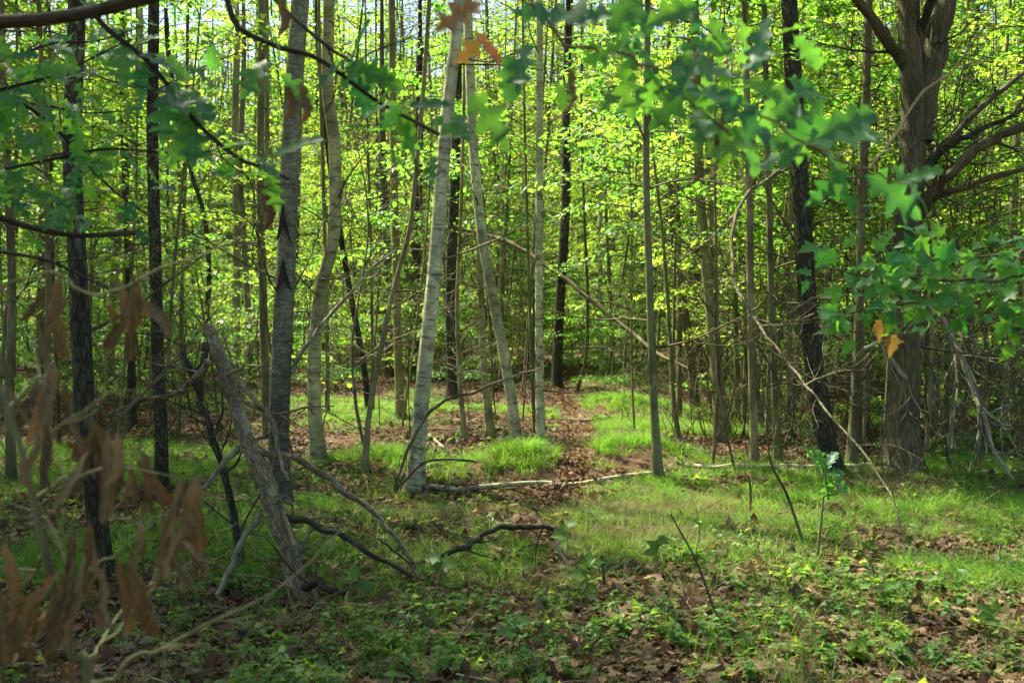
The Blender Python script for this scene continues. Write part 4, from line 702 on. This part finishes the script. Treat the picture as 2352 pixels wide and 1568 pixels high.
# ------------------------------------------------------------------ grass, fallen leaves and low plants, scattered over the ground
def hidden(mb, name, m): return bpy.data.objects.new(name, mb.data(name, m))
def scatter(name, label, cat, protos, pts, rot, scl, idx):
    me = bpy.data.meshes.new(name); n = len(pts); me.vertices.add(n); me.vertices.foreach_set('co', np.asarray(pts, 'f').ravel())
    for nm, ty, f, v in (('rot', 'FLOAT_VECTOR', 'vector', rot), ('scl', 'FLOAT', 'value', scl), ('idx', 'INT', 'value', idx)):
        a = me.attributes.new(nm, ty, 'POINT'); a.data.foreach_set(f, np.asarray(v, 'i' if ty == 'INT' else 'f').ravel())
    o = link(name, me); tag(o, label, cat, kind='stuff')
    ng = bpy.data.node_groups.new(name, 'GeometryNodeTree'); ng.interface.new_socket('Geometry', in_out='INPUT', socket_type='NodeSocketGeometry'); ng.interface.new_socket('Geometry', in_out='OUTPUT', socket_type='NodeSocketGeometry')
    N, L = ng.nodes, ng.links; gi = N.new('NodeGroupInput'); go = N.new('NodeGroupOutput'); jn = N.new('GeometryNodeJoinGeometry')
    def attr(nm, ty): q = N.new('GeometryNodeInputNamedAttribute'); q.data_type = ty; q.inputs['Name'].default_value = nm; return q.outputs[0]
    ar, asc, ai = attr('rot', 'FLOAT_VECTOR'), attr('scl', 'FLOAT'), attr('idx', 'INT')
    for k, p in enumerate(protos):
        oi = N.new('GeometryNodeObjectInfo'); oi.inputs['Object'].default_value = p; ip = N.new('GeometryNodeInstanceOnPoints')
        cm = N.new('FunctionNodeCompare'); cm.data_type = 'INT'; cm.operation = 'EQUAL'; ii = [s for s in cm.inputs if s.type == 'INT']; L.new(ai, ii[0]); ii[1].default_value = k
        L.new(gi.outputs[0], ip.inputs['Points']); L.new(oi.outputs['Geometry'], ip.inputs['Instance']); L.new(cm.outputs[0], ip.inputs['Selection']); L.new(ar, ip.inputs['Rotation']); L.new(asc, ip.inputs['Scale']); L.new(ip.outputs[0], jn.inputs[0])
    L.new(jn.outputs[0], go.inputs[0]); md = o.modifiers.new('scatter', 'NODES'); md.node_group = ng; return o
def tuft(n, rad, hmin, hmax, wdt, lean, m, nm):
    mb = MB(); segs = 5; a = rng.uniform(0, 6.28, n); rr = rad*np.sqrt(rng.random(n)); h = rng.uniform(hmin, hmax, n); ln = np.abs(rng.normal(lean, lean*.45, n)); az = a+rng.normal(0, .7, n)
    t = np.linspace(0, 1, segs); base = np.stack([rr*np.cos(a), rr*np.sin(a)], 1); dr = np.stack([np.cos(az), np.sin(az)], 1); V = []; 
    out = ln[:, None]*h[:, None]*t[None]**1.7; z = h[:, None]*(t[None]-.45*np.minimum(ln, 1.4)[:, None]*t[None]**2.4)-.02
    cx = base[:, None]+dr[:, None]*out[..., None]; tw = rng.uniform(0, 6.28, n); sd = np.stack([np.cos(tw), np.sin(tw)], 1); wv = wdt*rng.uniform(.6, 1.3, n)[:, None]*(1-t[None]**1.6)*.5+.0003
    Lf = np.concatenate([cx-sd[:, None]*wv[..., None], z[..., None]], -1); Rt = np.concatenate([cx+sd[:, None]*wv[..., None], z[..., None]], -1)
    V = np.stack([Lf, Rt], 2).reshape(n, -1, 3); k = np.arange(segs-1)*2; F = np.stack([k, k+1, k+3, k+2], 1)
    mb.add(V.reshape(-1, 3), (F[None]+np.arange(n)[:, None, None]*segs*2).reshape(-1, 4)); return hidden(mb, nm, M[m])
def region(n, ylo, yhi, marg=1.2, pw=1.5):
    y = ylo+(yhi-ylo)*rng.random(n)**pw; x = rng.uniform(-1, 1, n)*(TH*1.03*y+marg); return x, y
def pix(x, y):           # where a ground point shows, for the measured patches
    return 1176+x/y/TH*1176, 740+1.6/y/TH*1176
PATCH = []
for a, b, rx, ry, s in [(1200, 1108, .85, .6, 1), (1458, 1088, .85, .7, 1), (1420, 958, 1.2, 1.0, 1), (870, 1085, .8, .7, 1), (1130, 955, 1.3, 1.1, .9), (860, 985, 1.0, 1.0, .9), (1750, 1160, 1.7, .7, 1), (1440, 890, 1.8, 1.5, .8), (480, 1270, 1.1, .7, .9), (2100, 1110, 1.2, .7, .7), (760, 930, 1.5, 1.2, .9),
    (1030, 1060, .5, .4, .9), (1650, 1210, 1.3, .6, .9), (1480, 1130, .8, .6, .9), (320, 1100, .8, .7, .7), (60, 1110, .8, .7, .8), (720, 1180, .9, .6, .7), (2300, 1180, .9, .7, .7), (900, 860, 2.2, 2, .6), (1700, 1010, .8, .6, .5), (250, 1290, .9, .6, .6), (1050, 1180, 1.0, .5, .6), (1400, 1190, 1.0, .5, .7), (1400, 1260, 1.2, .6, .6), (2250, 1330, .6, .4, .6)]:
    p = flat(a, b); PATCH.append((p[0], p[1], rx, ry, s))
STRAW = [(*flat(a, b)[:2], rx, ry) for a, b, rx, ry in [(1060, 1195, 1.1, .55), (1380, 1190, .9, .5), (1180, 1160, .5, .35), (1560, 1170, .6, .3), (820, 915, 1.2, 1.0), (2040, 1130, .5, .35), (1500, 1240, .8, .4)]]
LOGS = [(flat(*a)[:2], flat(*b)[:2]) for a, b in (((985, 1136), (1240, 1132)), ((1240, 1132), (1530, 1098)), ((1575, 1086), (2030, 1080)))]
def gfield(x, y):
    v = np.zeros(len(x))
    for a, b, rx, ry, s in PATCH: v = np.maximum(v, s*np.exp(-(((x-a)/rx)**2+((y-b)/ry)**2)**1.4))
    v = np.maximum(v, .9*np.clip((vnoise(x, y, .55, 8)-.54)*6, 0, 1)*(y > 8.5)*~((x > -1.3) & (x < 2.4) & (y > 8.6) & (y < 12.5)))
    for (a, b), (c, d) in LOGS: t = np.clip(((x-a)*(c-a)+(y-b)*(d-b))/((c-a)**2+(d-b)**2), 0, 1); v = v*np.clip((np.hypot(x-a-t*(c-a), y-b-t*(d-b))-.07)/.16, 0, 1)
    return v*np.clip((path_d(x, y)-.75)*2.5, 0, 1)
def sfield(x, y):
    v = np.zeros(len(x))
    for a, b, rx, ry in STRAW: v = np.maximum(v, np.exp(-((x-a)/rx)**2-((y-b)/ry)**2))
    return v
def low(x, y):           # grass stays short just in front of the white logs
    f = np.ones(len(x))
    for (a, b), (c, d) in LOGS: t = np.clip((x-a)/(c-a), 0, 1); e = (b+t*(d-b))-y; f = np.where((x > min(a, c)-.1) & (x < max(a, c)+.1) & (e > -.05) & (e < 1.3), np.minimum(f, .45+.5*np.clip(e/1.0, 0, 1)), f)
    return f
def up_rot(n, tilt=.12): return np.stack([rng.normal(0, tilt, n), rng.normal(0, tilt, n), rng.uniform(0, 6.28, n)], 1)
sed = [tuft(46, .10, .12, .27, .006, .95, 'sedge', 'sedge_tuft'), tuft(40, .11, .10, .22, .006, 1.15, 'sedge', 'sedge_tuft'), tuft(40, .12, .12, .26, .005, .9, 'straw', 'straw_tuft'), tuft(18, .10, .12, .34, .0055, .6, 'coarse', 'coarse_tuft'), tuft(12, .08, .08, .22, .006, .7, 'coarse', 'coarse_tuft'), tuft(18, .16, .06, .2, .0045, 1.0, 'straw', 'coarse_tuft')]
x, y = region(40000, 3.3, 34, 1.0, 1.5); ex = [(a+rng.normal(0, rx*.5, int(44*rx*ry)+4), b+rng.normal(0, ry*.5, int(44*rx*ry)+4)) for a, b, rx, ry, s_ in PATCH+[(PATCH[k][0], PATCH[k][1], PATCH[k][2], PATCH[k][3], 1) for k in (0, 0, 0, 0, 1, 1, 1, 2, 2, 3)]]
x = np.concatenate([x]+[e[0] for e in ex]); y = np.concatenate([y]+[e[1] for e in ex]); v = gfield(x, y); st = sfield(x, y); nz = vnoise(x, y, 2.2, 9)
keep = rng.random(len(x)) < v*np.where((nz > .42) | (mounds(x, y) > .1), 1, .25); near = (~keep) & (y < 11) & (rng.random(len(x)) < .85*np.where(nz > .40, 1, .22)*np.where(y < 5.8, .62, 1)*np.clip((path_d(x, y)-.9)*3, 0, 1)*np.clip((x+2.9-y*.05)*.6, .25, 1))
idx = np.where(rng.random(len(x)) < .5, 0, 1); idx = np.where(rng.random(len(x)) < st*.75+.06, 2, idx); pick = rng.random(len(x)); idx = np.where(near, np.where(pick < .40, 3, np.where(pick < .82, 4, np.where(pick < .93, 5, 2))), idx); idx = np.where(near & (rng.random(len(x)) < st*.8), np.where(pick < .5, 2, 5), idx)
k = keep | near; x, y, idx, kp = x[k], y[k], idx[k], keep[k]; n = len(x); print('tufts', n)
scatter('grass', 'fine green sedge and straw-coloured grass growing in mounds and drifts over the floor', 'grass', sed, np.stack([x, y, H(x, y)], 1), up_rot(n), rng.uniform(.6, 1.05, n)*np.where(kp, .9, np.where(y < 6.2, .6, .72))*low(x, y), idx)
def litter_patch(n, rad, m, sz=(.035, .085), tpls=('lite', 'lite2', 'curl', 'curl3')):
    mb = MB()
    for tp in tpls:
        c = n//len(tpls) if tp.startswith('lite') else n//(3*len(tpls)); r = rad*np.sqrt(rng.random(c)); a = rng.uniform(0, 6.28, c); pos = np.stack([r*np.cos(a), r*np.sin(a), rng.uniform(.004, .03, c)], 1)
        tip = rng.normal(0, 1, (c, 3))*[1, 1, .22]; nor = np.array([0, 0, 1.])+rng.normal(0, .38, (c, 3)); leaves(mb, tp, pos, tip, nor, rng.uniform(*sz, c))
    return hidden(mb, 'litter_patch', M[m])
lit = [litter_patch(70, .32, 'litter'), litter_patch(60, .30, 'litter'), litter_patch(80, .34, 'litter', (.03, .07)), litter_patch(46, .14, 'litterpath', (.028, .055)), litter_patch(46, .15, 'litterpath', (.028, .06))]
x, y = region(6200, 3.2, 36, 1.0, 1.3); pd = path_d(x, y); v = gfield(x, y); keep = rng.random(len(x)) < np.where(pd < .85, 1, np.where(mounds(x, y) > .09, .05, np.clip(1-.75*v, .15, 1))); x, y, pd = x[keep], y[keep], pd[keep]
xp = []; 
for _ in range(560):
    s = rng.integers(len(PATH)-1); t = rng.random(); q = PATH[s]+(PATH[s+1]-PATH[s])*t; xp.append((q[0]+rng.normal(0, q[2]*.36), q[1]+rng.normal(0, .15)))
xp = np.array(xp); x = np.concatenate([x, xp[:, 0]]); y = np.concatenate([y, xp[:, 1]]); pd = np.concatenate([pd, np.zeros(len(xp))]); n = len(x)
idx = np.where(pd < 1, rng.integers(3, 5, n), rng.integers(0, 3, n))
sl = np.stack([(H(x, y+.1)-H(x, y-.1))/.2, -(H(x+.1, y)-H(x-.1, y))/.2], 1); rot = np.stack([np.arctan(sl[:, 0]), np.arctan(sl[:, 1]), rng.uniform(0, 6.28, n)], 1); print('litter', n)
scatter('leaf_litter', 'brown fallen leaves covering the forest floor and the path', 'leaves', lit, np.stack([x, y, H(x, y)+.004], 1), rot, rng.uniform(.8, 1.2, n), idx)
def cover(n, rad, h, size, tpl, m='cover'):
    wd, mb = MB(), MB()
    for _ in range(n):
        a = rng.uniform(0, 6.28); r = rad*math.sqrt(rng.random()); b = np.array([r*math.cos(a), r*math.sin(a), 0]); hh = h*rng.uniform(.4, 1); tp = b+np.array([rng.normal(0, .02), rng.normal(0, .02), hh]); tube(mb, [b-[0, 0, .02], (b+tp)/2+rng.normal(0, .006, 3), tp], [.0013, .001, .0008], 3, 2, cap=False)
        k = rng.integers(3, 6); ang = rng.uniform(0, 6.28)+np.arange(k)*6.28/k; tips = np.stack([np.cos(ang), np.sin(ang), np.full(k, .1)], 1)+rng.normal(0, .15, (k, 3)); leaves(mb, tpl, np.tile(tp, (k, 1))-np.c_[np.zeros((k, 2)), rng.uniform(0, .5*hh, k)], tips, np.array([0, 0, 1.])+rng.normal(0, .3, (k, 3)), rng.uniform(.7, 1.2, k)*size)
    return hidden(mb, 'groundcover', M[m])
cov = [cover(5, .10, .11, .038, 'oval'), cover(4, .09, .14, .046, 'maple'), cover(7, .13, .08, .03, 'oval'), cover(3, .08, .18, .05, 'oval'), cover(4, .1, .1, .05, 'lite'), cover(5, .12, .1, .05, 'maple', 'leafyel')]
x, y = region(4200, 3.2, 17, .8, 1.2); nz = vnoise(x, y, 1.3, 11); keep = (path_d(x, y) > .9) & (rng.random(len(x)) < np.clip((nz-.3)*2.2, .08, 1)*np.where(y < 6.2, 1.2, np.where(y < 7.5, .8, .3))); x, y = x[keep], y[keep]; n = len(x); print('cover', n)
scatter('groundcover', 'low green seedlings and small leafy plants carpeting the near floor', 'plants', cov, np.stack([x, y, H(x, y)], 1), up_rot(n, .1), rng.uniform(.6, 1.2, n), rng.integers(0, 6, n))
def twigs_patch(n):
    mb = MB()
    for _ in range(n):
        a = rng.uniform(0, 6.28); p = np.array([rng.normal(0, .25), rng.normal(0, .25), .015]); twig(mb, p, (math.cos(a), math.sin(a), .05), rng.uniform(.2, .7), .004, 1, wob=.12, up=.02, kids=2)
    return hidden(mb, 'twig_patch', M['dead'])
twp = [twigs_patch(4), twigs_patch(6), twigs_patch(5)]; x, y = region(420, 3.6, 30, 1, 1.2); n = len(x)
scatter('forest_debris', 'thin dead twigs strewn over the forest floor', 'twigs', twp, np.stack([x, y, H(x, y)], 1), up_rot(n, .05), rng.uniform(.7, 1.4, n), rng.integers(0, 3, n))
# brushwood thickets and low leafy undergrowth too dense to count
def brush(n, h):
    mb = MB()
    for _ in range(n):
        a = rng.uniform(0, 6.28); p = np.array([rng.normal(0, .5), rng.normal(0, .5), -.05]); twig(mb, p, (math.cos(a)*.5, math.sin(a)*.5, 1), h*rng.uniform(.4, 1), .008, 2, wob=.22, up=.05)
    return hidden(mb, 'brush', M['twig'])
def leafbush(n, m):
    wd, lf = MB(), MB()
    for k in range(n): spray(lf, lf, (rng.normal(0, .3), rng.normal(0, .3), rng.uniform(.2, 2.2)), rng.uniform(0, 6.28), rng.uniform(.6, 1.3), 45, .15, (.05, .09))
    return hidden(lf, 'leaf_bush', M[m])
br = [brush(7, 1.5), brush(9, 1.1), brush(6, 2.2), leafbush(9, 'leaf'), leafbush(9, 'leafyel')]
x = []; y = []; ix = []
while len(x) < 800:
    yy = rng.uniform(11, 62); xx = rng.uniform(-1, 1)*(TH*yy*1.02+1); u = 1176+xx/yy/TH*1176
    if path_d(xx, yy) < 2.5 or (yy < 22 and 620 < u < 1560): continue
    if yy < 18 and u < 1600 and rng.random() < .6: continue
    x.append(xx); y.append(yy); ix.append(rng.integers(0, 3) if rng.random() < (.7 if yy < 22 else .3) else rng.integers(3, 5) if yy > 13 else 0)
x, y = np.array(x), np.array(y); n = len(x)
scatter('undergrowth', 'tangled bare brushwood and low leafy undergrowth filling the wood behind', 'undergrowth', br, np.stack([x, y, H(x, y)], 1), up_rot(n, .08), rng.uniform(.7, 1.3, n), ix)
# the far wood that reads as one mass
fw = [hidden_o for hidden_o in []]
def farwood(k):
    o = MB(); 
    for _ in range(26): spray(o, o, (rng.normal(0, 1.2), rng.normal(0, 1.2), rng.uniform(.3, 15)), rng.uniform(0, 6.28), rng.uniform(1.5, 3), 70, .2, (.12, .22), tilt=.6, width=.5, r=.02)
    for _ in range(3): a, b = rng.normal(0, 1.5, 2); tube(o, [(a, b, -.3), (a+.1, b, 6), (a, b+.2, 15)], [.1, .08, .03], 6, 2)
    return hidden(o, 'far_tree', M['leafyel' if k % 2 else 'leaf'])
fw = [farwood(k) for k in range(3)]; x = []; y = []
while len(x) < 420:
    yy = rng.uniform(62, 125); xx = rng.uniform(-1, 1)*(TH*yy*1.15+4); x.append(xx); y.append(yy)
x, y = np.array(x), np.array(y); n = len(x)
scatter('far_forest', 'far-off wood of sunlit yellow-green trees closing the view', 'forest', fw, np.stack([x, y, H(x, y)], 1), up_rot(n, 0), rng.uniform(1.2, 1.75, n), rng.integers(0, 3, n))
